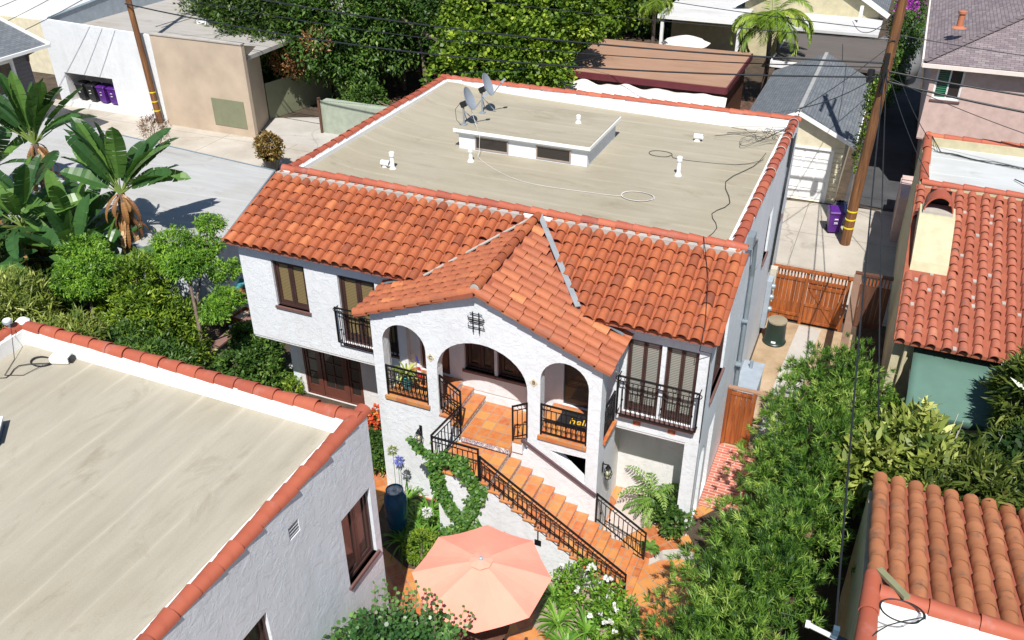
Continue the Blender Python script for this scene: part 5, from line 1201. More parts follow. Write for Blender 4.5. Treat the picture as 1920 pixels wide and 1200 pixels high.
def tree(name, label, cat, base, blobs, dens, per, L, Wd, shape, mat, seed, trunks=None, group=None, part='crown', **k):
    t = empty(name, base, label, cat, group); rng = np.random.default_rng(seed)
    foliage(part, t, blobs, dens, per, L, Wd, shape, mat, rng, **k)
    if trunks is None:
        trunks = []
        b0 = Vector(base); cs = sorted(blobs, key=lambda b: -b[3])[:4]; mid = Vector((sum(b[0] for b in cs)/len(cs), sum(b[1] for b in cs)/len(cs), min(b[2] for b in cs)*.6))
        r0 = .05+.035*max(b[3] for b in blobs); trunks.append(([b0, b0.lerp(mid, .5)+Vector((random.uniform(-.1, .1), random.uniform(-.1, .1), 0)), mid], r0, r0*.7))
        for b in cs: trunks.append(([mid, mid.lerp(Vector(b[:3]), .6)+Vector((0, 0, .1)), Vector(b[:3])+Vector((0, 0, b[3]*.4))], r0*.55, r0*.15))
        trunk(t, trunks[:1]); trunk(t, trunks[1:], name='branch')
    else:
        trunk(t, trunks)
    return t
G = {}
G['podo'] = leafmat('fern_pine_leaf', (.025, .075, .014), (.155, .305, .038), c2=(.46, .60, .13), trans=.38)
G['ivy'] = leafmat('dark_shrub_leaf', (.02, .05, .012), (.07, .13, .02), c2=(.16, .22, .05))
G['bright'] = leafmat('bright_leaf', (.03, .08, .010), (.16, .26, .02), c2=(.38, .48, .05))
G['mid'] = leafmat('mid_leaf', (.03, .075, .015), (.085, .17, .03), c2=(.18, .28, .05))
G['feather'] = leafmat('feathery_leaf', (.05, .13, .015), (.18, .36, .03), c2=(.34, .54, .06), trans=.35)
G['varieg'] = leafmat('yellow_green_leaf', (.07, .12, .02), (.28, .33, .06), c2=(.60, .62, .20))
G['banana'] = leafmat('banana_leaf', (.02, .055, .02), (.06, .15, .04), rough=.3, c2=(.15, .28, .05))
G['dead'] = leafmat('dead_leaf', (.12, .05, .02), (.35, .17, .06), c2=(.6, .38, .2), trans=.15)
G['strap'] = leafmat('strap_leaf', (.04, .11, .02), (.12, .28, .03), c2=(.26, .45, .07), rough=.35)
G['vine'] = leafmat('vine_leaf', (.03, .09, .015), (.085, .20, .03), c2=(.2, .33, .06))
G['round'] = leafmat('round_leaf', (.03, .09, .025), (.08, .19, .045), c2=(.18, .32, .09), rough=.35)
G['palm'] = leafmat('palm_leaf', (.06, .12, .015), (.20, .32, .03), c2=(.45, .5, .08))
G['cycad'] = leafmat('cycad_leaf', (.05, .12, .02), (.16, .30, .05), c2=(.34, .48, .14))
G['rubber'] = leafmat('glossy_leaf', (.03, .055, .012), (.12, .16, .03), c2=(.32, .35, .09), rough=.3)
G['darkg'] = leafmat('dark_glossy_leaf', (.015, .04, .01), (.05, .10, .02), c2=(.13, .19, .04), rough=.35)
G['purple'] = leafmat('bougainvillea_bract', (.25, .02, .30), (.55, .06, .5), c2=(.75, .2, .6))
G['lav'] = leafmat('lavender_flower', (.12, .14, .5), (.25, .27, .7), c2=(.5, .5, .85))
G['whitefl'] = leafmat('white_petal', (.7, .7, .68), (.85, .85, .83), c2=(.9, .9, .9))
G['redfl'] = leafmat('red_petal', (.55, .03, .02), (.75, .12, .04), c2=(.85, .4, .1))
G['brownleaf'] = leafmat('bronze_leaf', (.12, .06, .02), (.28, .17, .05), c2=(.42, .34, .1))

# ---- big trees behind
tree('hedge_tree', 'dense dark shrubby tree spilling over the olive fence and tan wall, top left', 'tree', (-18.5, 28, 0),
     [(-22, 28, 4, 2.8), (-19.5, 26.3, 5, 2.9), (-16.8, 25.6, 4.6, 2.6), (-17.4, 24.3, 3.2, 1.5)], 9, 17, .30, .11, 'lance', G['ivy'], 1, rough=.35, clump=.22)
tree('hedge_tree', 'dark drooping tree with straw patches right of the olive fence', 'tree', (-13, 28, 0),
     [(-14.5, 26.2, 4.6, 2.7), (-12.4, 27.5, 4.0, 2.2), (-15.3, 24.4, 3.6, 1.4), (-13.0, 25.4, 2.6, 1.3)], 9, 17, .28, .11, 'lance', G['mid'], 2, rough=.35, clump=.22, droop=.3)
t = bpy.data.objects['hedge_tree.001']; foliage('dead_patch', t, [(-15.7, 23.6, 3.0, .9), (-14.0, 23.9, 3.9, .6)], 16, 12, .22, .08, 'lance', G['dead'], np.random.default_rng(5), clump=.15)
tree('broadleaf_tree', 'bright yellow-green round-leaved tree just behind the back parapet', 'tree', (-2.6, 24.6, 0),
     [(-4.2, 24, 3.6, 2.3), (-2.2, 24.4, 4.2, 2.1), (-1.9, 23.4, 2.4, 1.6), (-4.4, 26, 5.6, 2.4), (-1.6, 27, 5.8, 2.2)], 14, 15, .20, .15, 'round', G['bright'], 3, rough=.3, clump=.16)
tree('broadleaf_tree', 'bright green tree behind the left end of the brown shed', 'tree', (-1.5, 36, 0),
     [(-4.5, 35, 4.5, 3.0), (-2.6, 36, 4.2, 2.4), (-4.5, 38, 7, 3.0)], 8, 14, .26, .18, 'round', G['bright'], 4, rough=.3, clump=.2)
tree('open_tree', 'tall open tree with pale trunk rising behind the left of the parapet', 'tree', (-7.0, 25.0, 0),
     [(-8.0, 28, 6.4, 2.6), (-10.6, 29, 6.0, 2.8), (-6.2, 31, 7.0, 2.4), (-12.5, 31, 8, 3)], 7, 13, .26, .12, 'lance', G['mid'], 6, rough=.4, clump=.28,
     trunks=[([(-7.0, 25, 0), (-6.9, 25.2, 3), (-7.4, 26, 5.2), (-8, 28, 7)], .16, .07), ([(-9, 27, 0), (-9.4, 27.3, 3), (-10.4, 28, 6)], .14, .06), ([(-7.2, 25.5, 4.2), (-9.5, 26.6, 4.6), (-11.5, 27.5, 5.4)], .10, .05), ([(-12, 29.5, 0), (-12.2, 30, 5), (-12.5, 31, 8)], .14, .06)])
far = [(-44, 36, 'left-most far dark tree beyond the pale yellow building'), (-34, 41, 'far tree behind the flat roof at the top left'), (-27, 39, 'far broad dark tree above the olive fence'), (-20, 37, 'far dark tree behind the overhanging hedge'), (-13, 38, 'far green tree behind the open pale-trunked tree'), (-8, 44, 'far dark tree in the gap left of the bright green tree'), (-2, 49, 'far dark tree behind the bright green trees'), (-24, 50, 'farthest dark tree at the top edge, left of centre'), (-13, 54, 'farthest dark tree at the top edge, near centre')]
for i, (x, y, lb) in enumerate(far):
    tree('garden_tree', lb, 'tree', (x, y, 0), [(x, y, 4, 3.6), (x+2.2, y+.6, 3.2, 2.6), (x-2.3, y+1, 3.6, 2.8), (x+.5, y+1.5, 6.5, 3.0)], 4.5, 12, .40, .22, 'oval', G['ivy'] if i % 3 else G['mid'], 20+i, group='garden trees beyond the alley', rough=.35, clump=.3)
# shrubs below them
tree('garden_shrub', 'low dark shrub in the leafy yard behind the back parapet', 'shrub', (-9.5, 24, 0), [(-11.6, 24.4, 1.0, 1.1), (-6.0, 24.0, 1.2, 1.3)], 14, 13, .2, .1, 'oval', G['mid'], 40, clump=.14)
# ---- palms
def fronds(parent, c, n, L, el0, el1, droop, ll, lw, mat, rng, nl=26, az=None, name='frond', taper=True, ret=None):
    c = np.array(c)
    for i in range(n):
        a = (2*PI*i/n+rng.uniform(-.2, .2)) if az is None else az[i]; el = rng.uniform(el0, el1); Lq = L*rng.uniform(.8, 1.1)
        h = np.array([math.cos(a), math.sin(a), 0]); z = np.array([0, 0, 1.0]); pts = []; p = c.copy(); e = el
        for s_ in range(9): pts.append(p.copy()); d = h*math.cos(e)+z*math.sin(e); p = p+d*Lq/8; e -= droop/8*(1+s_*.18)
        pts = np.array(pts); V = []; T = []
        for k in range(nl):
            u = .12+.86*k/(nl-1); f = u*8; j = min(7, int(f)); q = pts[j]+(pts[j+1]-pts[j])*(f-j); d = pts[j+1]-pts[j]; d /= np.linalg.norm(d)
            side = np.cross(d, z); side /= max(1e-4, np.linalg.norm(side)); w_ = math.sin(PI*min(1, u*.9+.1))**.6 if taper else 1
            for s_ in (-1, 1): V.append((q, side*s_+d*(.55+.5*u)+np.array([0, 0, -.25+rng.uniform(-.15, .1)]), w_))
        P = np.array([v[0] for v in V]); D = np.array([v[1] for v in V]); ww = np.array([v[2] for v in V]); Nn = np.tile(np.array([[0, 0, 1.0]]), (len(P), 1))+rng.normal(0, .15, (len(P), 3))
        LV, k = leaves(P, D, Nn, ll*ww*rng.uniform(.85, 1.1, len(P)), lw*np.ones(len(P)), 'lance', fold=.3)
        o = fast_mesh(name, LV, k, mat, parent, rng.uniform(.35, .85)+rng.normal(0, .08, len(P)))
        mb = MB(); mb.tube([tuple(x) for x in pts], [.018*L/2*(1-.09*q) for q in range(9)], 4); mb.build('rachis', M['stem'], o)
M['stem'] = simple('green_stem', (.16, .22, .05), .5)
t = empty('palm_tree', (8.2, 35, 0), 'bright yellow-green feather palm between the brown shed and the grey garage', 'palm')
fronds(t, (8.2, 34.6, 4.6), 30, 3.1, -.2, 1.4, 1.6, .75, .075, G['palm'], np.random.default_rng(11), 30)
trunk(t, [([(8.2, 35, 0), (8.3, 34.9, 2.2), (8.2, 34.6, 4.7)], .14, .12), ([(8.6, 35.2, 0), (8.8, 35.1, 2.2), (8.7, 34.8, 4.0)], .10, .09)])
t = empty('palm_tree', (1.6, 35.6, 0), 'drooping palm with slim grey trunk behind the brown shed roof', 'palm')
fronds(t, (1.5, 35.4, 4.8), 16, 1.9, -.2, 1.2, 2.6, .5, .04, G['palm'], np.random.default_rng(12), 26)
trunk(t, [([(1.6, 35.6, 0), (1.5, 35.5, 2.5), (1.5, 35.4, 4.8)], .13, .11)])
t = tree('bougainvillea', 'purple flowering bougainvillea climbing behind the right utility pole', 'vine', (14.6, 40, 0), [(14.8, 37, 2.0, .5, .9, 1.2), (15.1, 41, 3.0, .7, 1.3, 1.3), (14.2, 34.5, 1.4, .8, .9, .9), (15, 46, 3, .9, 1.6, 1.6)], 16, 12, .16, .10, 'oval', G['mid'], 13, clump=.15)
foliage('flowers', t, [(14.9, 43, 3.9, .6, 1.6, .8), (15.0, 47, 4, .8)], 9, 7, .14, .11, 'round', G['purple'], np.random.default_rng(14), clump=.12)
tree('climber', 'small vine growing up the back of the right utility pole', 'vine', (14.25, 19.8, 0), [(14.25, 20.5, 5.0, .22, .4, 1.1), (14.2, 20.2, 3.2, .15, .3, .8)], 26, 8, .10, .06, 'oval', G['bright'], 15, clump=.06, trunks=[([(14.25, 19.8, 0), (14.2, 20.2, 2.5), (14.25, 20.4, 5)], .03, .015)])

# ---- right hand fern pine shrubs
def podo(label, blobs, seed, base, dens=30, grp='fine-needled green shrubs on the right'):
    t = tree('fern_pine', label, 'shrub', base, blobs, dens, 24, .155, .0165, 'needle', G['podo'], seed, group=grp, spread=.68, up=.45, clump=.025, rough=.75, depth=.7, part='foliage')
    return t
podo('fine-needled shrub reaching up between the redwood gate and the dark passage', [(14.5, 4.7, 2.3, .8), (15.3, 5.0, 2.6, .75), (14.3, 3.3, 1.9, .8), (15.2, 3.4, 2.5, .9), (15.7, 4.2, 2.6, .6)], 51, (14.7, 3.8, 0))
podo('fine-needled shrub in front of the small redwood gate', [(14.4, 2.0, 1.9, .85), (15.1, 1.8, 2.4, .8), (14.0, 1.0, 1.7, .65), (15.4, 2.7, 2.2, .65), (14.9, .7, 2.2, .75)], 52, (14.5, 1.5, 0))
podo('large fine-needled shrub beside the curved kerb right of the stairs', [(14.1, -.7, 1.8, .8), (15.0, -.5, 2.3, .75), (13.9, -1.9, 2.0, .8), (14.8, -1.8, 2.6, .85)], 53, (14.2, -1.3, 0))
podo('large fine-needled shrub lower right of the stair foot', [(13.75, -3.2, 2.1, .85), (14.6, -3.1, 2.6, .85), (15.1, -2.6, 2.0, .55), (14.0, -4.2, 2.5, .8)], 54, (14.1, -3.5, 0))
podo('fine-needled shrub at the bottom edge between the stairs and the dark passage', [(13.55, -5.1, 2.4, .85), (14.4, -5.0, 2.6, .8), (13.4, -6.5, 2.5, 1.0), (14.5, -6.3, 2.5, .85)], 55, (13.9, -5.8, 0))
# ---- right hand broadleaf plants
tree('ginger_shrub', 'yellow-green broad-leaved shrub over the edge of the lower tiled roof', 'shrub', (16.6, 1.8, 0), [(16.3, 1.3, 2.3, .8), (17.0, 2.3, 2.4, .85), (17.2, 1.2, 2.5, .7), (16.1, 2.4, 1.9, .6)], 26, 10, .30, .11, 'oval', G['varieg'], 61, clump=.08, part='foliage', rough=.3)
t = tree('frangipani_shrub', 'grey-stemmed whorled-leaf shrub below the teal awning', 'shrub', (17.8, 2.2, 0), [(17.3, 2.5, 1.7, .6), (18.0, 1.5, 2.5, .75), (18.5, .8, 2.8, .7), (17.4, .5, 2.6, .5)], 20, 11, .34, .065, 'lance', G['rubber'], 62, clump=.06, part='foliage', rough=.35)
rr3 = random.Random(4)
for _ in range(8):
    bx, by = rr3.uniform(17.2, 18.7), rr3.uniform(.6, 3.0); trunk(t, [([(bx, by, .3), (bx+rr3.uniform(-.1, .1), by, 1.8), (bx+rr3.uniform(-.2, .2), by+rr3.uniform(-.2, .2), 3.3)], .014, .006)], mat='canvas', name='stem')
tree('umbrella_shrub', 'tall dark glossy whorled shrub beside the teal awning at the right edge', 'shrub', (18.9, 4.2, 0), [(19.3, 5.0, 2.9, .6), (19.6, 4.6, 3.2, .85), (19.3, 3.3, 2.2, .7), (20.2, 5.4, 3.0, 1.0)], 22, 12, .36, .085, 'lance', G['rubber'], 63, clump=.06, part='foliage', rough=.4)
tree('laurel_shrub', 'deep green shrub filling the corner above the lower tiled roof', 'shrub', (19.4, 2.0, 0), [(18.9, 2.0, 1.9, 1.1), (19.8, 2.6, 2.4, 1.1), (19.6, .9, 2.5, .95), (20.8, 2.5, 2.5, 1.3), (18.4, 3.2, 1.4, .8)], 26, 12, .17, .085, 'oval', G['darkg'], 64, clump=.10, part='foliage')
tree('laurel_shrub', 'small bright shrub at the left foot of the teal awning', 'shrub', (16.6, 4.8, 0), [(16.5, 4.9, 1.5, .5), (16.9, 4.4, 1.1, .5)], 40, 10, .12, .07, 'oval', G['bright'], 65, clump=.07, part='foliage')

# ---- left garden: giant bird-of-paradise
def paddle(V, F, T, base, d, up, L, W_, bend, splits, rng, tint):
    """a big folded banana-like blade along d"""
    d = Vector(d).normalized(); s = d.cross(Vector(up)).normalized(); u = s.cross(d); o = len(V); n = 12; p = Vector(base); e = 0
    mids = []
    for i in range(n+1):
        t_ = i/n; mids.append((p.copy(), d.copy(), u.copy())); q = d*math.cos(bend/n)-u*math.sin(bend/n); u = u*math.cos(bend/n)+d*math.sin(bend/n); d = q; p = p+d*L/n
    for sd in (-1, 1):
        gap = 0
        for i in range(n):
            t0, t1 = i/n, (i+1)/n; w0 = W_*.5*math.sin(PI*min(1, t0*.93+.05))**.55; w1 = W_*.5*math.sin(PI*min(1, t1*.93+.05))**.55 if i < n-1 else .01
            dr0 = rng.uniform(-.12, .05); g = .12*L/n if rng.random() < splits else 0
            (p0, d0, u0), (p1, d1, u1) = mids[i], mids[i+1]; o = len(V); ang = .35+dr0
            V += [p0, p1, p1+s*sd*w1*math.cos(ang)+u1*w1*math.sin(ang)-d1*g, p0+s*sd*w0*math.cos(ang)+u0*w0*math.sin(ang)+d0*g*.3]
            F.append((o, o+1, o+2, o+3)); T.append(tint+rng.uniform(-.06, .06))
def paradise(label, base, crown, n, L, seed, az0=None, el=(.5, 1.4), dead=True, r=.16, W_=.5, zr=None):
    rng = random.Random(seed); t = empty('bird_of_paradise_tree', base, label, 'banana plant', 'giant paddle-leaved plants in the left garden')
    b = Vector(base); c = Vector(crown)
    if c.z-b.z > 1.5: trunk(t, [([b, b.lerp(c, .5)+Vector((.08, 0, 0)), c], r, r*.85)], mat='bark')
    V = []; F = []; T = []; st_ = MB(); mid = MB(); dv, df, dt = [], [], []
    for i in range(n):
        a = 2*PI*i/n*1.0+rng.uniform(-.35, .35) if az0 is None else az0+(0 if i % 2 else PI)+rng.uniform(-.5, .5); e = rng.uniform(*el)
        d = Vector((math.cos(a)*math.cos(e), math.sin(a)*math.cos(e), math.sin(e))); pl = rng.uniform(.4, .9)*L*.5
        p1 = c+d*pl; st_.tube([c, c+d*pl*.5, p1], [.035, .025, .02], 5); dd = (d-Vector((0, 0, .12))).normalized()
        side = dd.cross(Vector((0, 0, 1))); up = side.cross(dd)
        if up.length < .05: up = Vector((1, 0, 0))
        ro = rng.uniform(-.9, .9); up = (Matrix.Rotation(ro, 3, dd) @ up); ln = L*rng.uniform(.75, 1.1); bend = rng.uniform(.1, .7)*(1.4-e*.6)
        paddle(V, F, T, p1, dd, up, ln, W_*rng.uniform(.8, 1.15), bend, .28, rng, rng.choice([.2, .3, .45, .6, .8]))
    if dead:
        for i in range(26):
            a = rng.uniform(0, 2*PI); d = Vector((math.cos(a)*.7, math.sin(a)*.7, -.6+rng.uniform(-.3, .4))); paddle(dv, df, dt, c+Vector((0, 0, -rng.uniform(-.1, 1.0)))+d*.15, d, (0, 0, 1), L*rng.uniform(.3, .65), .2, 1.2, .9, rng, rng.uniform(.1, .9))
    mb = MB(); mb.add(V, F); mb.t = T; o = mb.build('foliage', G['banana'], t, smooth=False, fix=False); st_.build('leaf_stalks', M['stem'], t, smooth='auto')
    if dead: mb = MB(); mb.add(dv, df); mb.t = dt; mb.build('dead_foliage', G['dead'], t, fix=False)
    return t
paradise('tall paddle-leaved plant in front of the grey cottage window, farthest left', (-13.2, 4.6, 0), (-13.4, 5.2, 4.7), 24, 2.0, 71, W_=.66, el=(.55, 1.55), az0=.35)
paradise('tall dark paddle-leaved plant standing before the pale grey flat roof', (-7.9, 3.0, 0), (-7.75, 3.5, 4.35), 24, 2.0, 72, W_=.62, el=(.55, 1.55), az0=.35)
paradise('low paddle-leaved plant with upright leaves between the two tall ones', (-8.9, 2.0, 0), (-8.9, 2.1, 2.3), 15, 1.9, 73, dead=False, W_=.45, el=(.5, 1.4))
paradise('paddle-leaved plant with brown hanging leaves at the left picture edge', (-10.8, 1.6, 0), (-10.8, 1.9, 3.3), 20, 1.9, 74, W_=.55, el=(.1, 1.3))
paradise('lower shaded paddle-leaved plant by the left picture edge', (-11.0, .2, 0), (-11.0, .3, 2.2), 14, 1.6, 75, W_=.5, el=(.1, 1.3))
paradise('broken paddle-leaved plant above the variegated leaves', (-12.8, 3.4, 0), (-12.6, 3.6, 3.2), 13, 1.6, 76, W_=.55, el=(.1, 1.2))
paradise('shaded paddle-leaved plant behind the feathery left trees', (-7.6, 1.7, 0), (-7.6, 1.8, 2.2), 12, 1.6, 77, dead=False, W_=.45, el=(.3, 1.3))
paradise('broad paddle-leaved plant low behind the dense evergreen', (-9.8, 2.9, 0), (-9.8, 3.0, 2.6), 16, 1.8, 78, W_=.55, el=(.3, 1.4))
paradise('paddle-leaved plant at the far left beneath the cottage', (-15.5, 4.2, 0), (-15.4, 4.6, 3.6), 18, 1.9, 79, W_=.65, el=(.3, 1.4))
# feathery layered trees
def feathery(label, base, pads, seed, trunks):
    t = empty('feathery_tree', base, label, 'tree', 'small feathery layered trees'); rng = np.random.default_rng(seed)
    foliage('crown', t, [(x, y, z, r, r, r*.52) for x, y, z, r in pads], 95, 12, .10, .035, 'oval', G['feather'], rng, spread=.8, up=.0, clump=.05, rough=.3, droop=.3)
    trunk(t, trunks); return t
feathery('bright feathery tree with layered pads nearest the left end of the house', (-2.2, .6, 0), [(-4.4, 2.0, 3.9, .62), (-3.75, 3.0, 4.2, .42), (-3.6, 2.5, 3.7, .48), (-3.2, 1.2, 3.8, .62), (-3.9, 1.5, 3.6, .55), (-2.5, 1.9, 3.4, .45), (-1.8, 1.0, 3.0, .5), (-3.9, 2.4, 3.3, .45), (-1.5, .2, 3.1, .4)], 81,
         [([(-2.5, .4, 0), (-2.6, .6, 2.2), (-3.2, 1.2, 3.7)], .07, .04), ([(-2.6, .6, 2.2), (-2.0, 1.0, 2.9), (-1.8, 1.0, 3.0)], .04, .02), ([(-2.8, .8, 2.6), (-3.3, 2.0, 3.4), (-3.75, 3.0, 4.2)], .04, .02), ([(-3.0, 1, 3.2), (-4.0, 1.7, 3.7)], .04, .02)])
feathery('bright feathery tree with layered pads farther left in the garden', (-6.0, -.2, 0), [(-7.2, 1.1, 3.6, .58), (-6.9, .4, 3.3, .5), (-6.1, .5, 3.6, .58), (-6.5, -.2, 3.2, .5), (-5.7, -.2, 3.2, .45), (-6.6, .1, 2.8, .5)], 82,
         [([(-6.0, -.3, 0), (-6.0, -.2, 1.8), (-6.2, .2, 3.2)], .06, .03), ([(-6.0, -.2, 1.8), (-6.8, .6, 3.2)], .04, .02)])
tree('evergreen_shrub', 'dense bushy evergreen between the two feathery trees', 'shrub', (-4.6, .6, 0), [(-5.4, 1.4, 2.7, .8), (-4.9, .8, 2.9, .8), (-4.3, .1, 2.4, .8), (-3.5, -.2, 2.2, .7), (-5.4, .4, 2.0, .8), (-3.6, .9, 2.0, .6), (-3.0, .2, 1.3, .7)], 42, 12, .14, .05, 'lance', G['bright'], 83, clump=.07, part='foliage', rough=.35)
tree('evergreen_shrub', 'darker evergreen low shrub behind the near left parapet', 'shrub', (-3.0, -1.4, 0), [(-3.6, -.9, 1.8, .9), (-2.6, -1.3, 1.9, .8), (-1.8, -1.6, 1.7, .75), (-3.0, -2.2, 1.9, .9), (-1.2, -2.3, 1.9, .7), (-4.6, -1.2, 1.5, .9)], 36, 12, .14, .05, 'lance', G['mid'], 84, clump=.08, part='foliage', rough=.35)
tree('variegated_shrub', 'yellow-green variegated narrow-leaved shrub at the left picture edge', 'shrub', (-7.6, -1.6, 0), [(-8.3, -.8, 2.4, .9), (-7.4, -1.6, 2.7, .9), (-6.6, -2.0, 2.6, .8), (-8.6, -1.9, 2.6, .9), (-6.9, -3.0, 3.2, .8), (-7.6, -3.2, 3.3, .8)], 22, 12, .32, .045, 'lance', G['varieg'], 85, clump=.10, part='foliage', droop=.4, rough=.3)
tree('variegated_shrub', 'pale spiky variegated shrub right behind the near parapet corner', 'shrub', (-4.6, -2.2, 0), [(-4.9, -1.6, 2.6, .55), (-4.3, -1.9, 2.7, .5), (-3.8, -2.6, 2.9, .45), (-5.2, -2.3, 2.7, .5)], 28, 11, .26, .05, 'lance', G['varieg'], 86, clump=.06, part='foliage', rough=.3)
tree('garden_shrub', 'dark leafy filler shrub under the paddle-leaved plants', 'shrub', (-9.5, 0, 0), [(-9.4, .6, 1.0, 1.2), (-7.6, .4, 1.0, 1.1), (-10.2, -.6, 1.2, 1.3), (-11.6, 1.6, 1.2, 1.5), (-13.4, 2.6, 1.3, 1.5), (-6.0, 1.6, .8, .9)], 14, 12, .2, .09, 'oval', G['darkg'], 87, clump=.12, part='foliage')
tree('citrus_bush', 'dark leafy bush in front of the stepped block wall', 'bush', (-1.6, 1.2, 0), [(-1.5, .8, .7, .75), (-1.3, 1.6, .9, .6), (-.8, 1.2, .5, .5), (-2.2, 1.9, 1.0, .45)], 60, 10, .12, .07, 'oval', G['mid'], 88, clump=.06, part='foliage')
tree('small_plant', 'small leafy plant at the left corner of the ground floor wall', 'plant', (.0, 1.6, 0), [(.0, 1.7, .4, .28), (.05, 1.2, .3, .25)], 70, 9, .14, .04, 'lance', G['bright'], 89, clump=.05, part='foliage')
# bronze shrub in a pot by the alley, reddish shrub
t = tree('potted_shrub', 'bronze-leaved round shrub in a black pot beside the tiled eave corner', 'potted plant', (-11.6, 15.9, 0), [(-11.6, 15.9, 1.2, .62)], 60, 10, .13, .07, 'oval', G['brownleaf'], 90, clump=.06, part='foliage')
MB().lathe((-11.6, 15.9, 0), [(.28, 0), (.40, .55), (.42, .6), (.3, .6)], 16).build('pot', M['bin_black'], t, smooth='auto')
tree('reddish_shrub', 'small reddish dry shrub at the alley end of the flat grey roof', 'shrub', (-15.6, 13.0, 0), [(-15.6, 13.0, 2.4, .6)], 30, 8, .14, .03, 'lance', leafmat('reddish_leaf', (.12, .05, .04), (.25, .12, .08), c2=(.35, .2, .12)), 91, clump=.08, part='foliage')

# ---- courtyard
t = empty('urn_fountain', (5.86, -2.66, 0), 'tall blue glazed urn fountain beside the near building corner', 'fountain')
MB().lathe((5.86, -2.66, .02), [(.15, 0), (.18, .05), (.26, .5), (.29, .95), (.27, 1.2), (.21, 1.33), (.215, 1.40), (.19, 1.40), (.18, 1.36), (0, 1.36)], 28).build('urn', M['blueglaze'], t, smooth='auto')
MB().lathe((5.86, -2.66, 1.383), [(.19, 0), (.19, .01), (.05, .012), (.02, .07), (0, .09)], 20).build('water', simple('fountain_water', (.35, .40, .42), .08, var=.5, nsc=22), t, smooth='auto')
def straps(label, c, n, L, W_, seed, mat='strap', name='agapanthus', group=None, el=(.5, 1.35), z0=.03, cat='plant'):
    rng = random.Random(seed); t = empty(name, c, label, cat, group); V = []; F = []; T = []
    for i in range(n):
        a = rng.uniform(0, 2*PI); e = rng.uniform(*el); h = Vector((math.cos(a), math.sin(a), 0)); p = Vector(c)+h*rng.uniform(0, .08)+Vector((0, 0, z0)); s = h.cross(Vector((0, 0, 1))); ln = L*rng.uniform(.7, 1.15); m = 6; o = len(V); tn = rng.uniform(.2, .95)
        for k in range(m+1):
            w_ = W_*(1-(k/m)**2.2)*.5+.002; V += [p-s*w_, p+s*w_]; d = h*math.cos(e)+Vector((0, 0, math.sin(e))); p = p+d*ln/m; e -= .28+.04*k
            if k < m: F.append((o+2*k, o+2*k+1, o+2*k+3, o+2*k+2)); T.append(tn)
    mb = MB(); mb.add(V, F); mb.t = T; mb.build('leaves', G[mat], t, fix=False); return t
ag = [(6.25, -1.75, 'strap-leaved clump against the porch wall above the umbrella'), (6.15, -2.25, 'strap-leaved clump right of the blue urn'), (6.55, -2.1, 'strap-leaved clump under the climbing vine'), (6.6, -2.65, 'strap-leaved clump at the stair wall corner'), (5.55, -1.75, 'strap-leaved clump behind the blue urn'), (6.9, -2.95, 'strap-leaved clump low in front of the stair wall corner'), (6.2, -3.0, 'shaded strap-leaved clump left of the umbrella'),
      (10.5, -3.75, 'strap-leaved clump right of the umbrella rim'), (11.15, -3.75, 'strap-leaved clump below the white roses'), (10.15, -3.1, 'strap-leaved clump touching the umbrella by the stair wall'), (11.75, -3.2, 'strap-leaved clump by the stair foot'), (10.9, -4.3, 'lowest strap-leaved clump at the bottom of the rose bed')]
for i, (x, y, lb) in enumerate(ag): straps(lb, (x, y, .0), 46, .75, .045, 100+i, group='agapanthus clumps')
for x, y, h_, lb, m_ in ((5.62, -2.05, 1.75, 'lavender-blue globe flower above the blue urn', 'lav'), (5.40, -1.9, 1.9, 'faded cream globe flower left of the lavender one', 'varieg'), (6.75, -2.75, 1.1, 'white globe flower beside the climbing vine', 'whitefl')):
    t = empty('globe_flower', (x, y, 0), lb, 'flower'); MB().tube([(x, y, 0), (x+.02, y, h_)], .008, 4).build('stem', M['stem'], t)
    foliage('bloom', t, [(x+.02, y, h_, .09)], 900, 2, .06, .025, 'lance', G[m_], np.random.default_rng(int(x*100)), clump=.01, up=0, spread=.4)
tree('box_ball', 'clipped round box bush beside the umbrella rim', 'bush', (6.85, -3.25, 0), [(6.85, -3.25, .45, .42)], 420, 6, .04, .025, 'oval', G['bright'], 120, clump=.02, rough=.06, depth=.12, part='foliage')
t = empty('climbing_vine', (7.2, -2.7, 0), 'green climbing vine forming a V on the white stair wall and railing', 'vine'); rng = np.random.default_rng(121)
def vine_strip(pts, dens, wd, out):
    P = [np.array(p) for p in pts]; res = []
    for a_, b_ in zip(P[:-1], P[1:]):
        n_ = int(dens*np.linalg.norm(b_-a_)); q = rng.random((n_, 1)); res.append(a_+(b_-a_)*q+np.stack([rng.normal(0, wd, n_), -np.abs(rng.normal(0, .05, n_))-out, rng.normal(0, wd, n_)], 1))
    return np.concatenate(res)
VP = np.concatenate([vine_strip([(6.35, -2.5, 3.0), (6.6, -2.56, 2.9), (6.96, -2.58, 2.78), (7.25, -2.58, 2.70)], 320, .05, .0),
    vine_strip([(6.98, -2.55, 2.75), (7.02, -2.55, 2.1), (7.14, -2.55, 1.65), (7.40, -2.55, 1.25), (7.70, -2.55, .95)], 800, .075, .0),
    vine_strip([(7.2, -2.58, 2.9), (7.6, -2.58, 2.75), (7.75, -2.6, 3.0)], 500, .08, .0), vine_strip([(7.6, -2.6, 2.75), (7.98, -2.58, 2.35), (8.10, -2.56, 2.12)], 800, .085, .0),
    vine_strip([(8.10, -2.56, 2.12), (7.95, -2.55, 1.65), (7.75, -2.55, 1.1), (7.5, -2.55, .6)], 800, .07, .0), vine_strip([(7.5, -2.55, .75), (8.1, -2.55, .88), (8.7, -2.55, .85)], 800, .07, .0), vine_strip([(7.15, -2.55, .45), (7.5, -2.55, .55)], 700, .1, 0)])
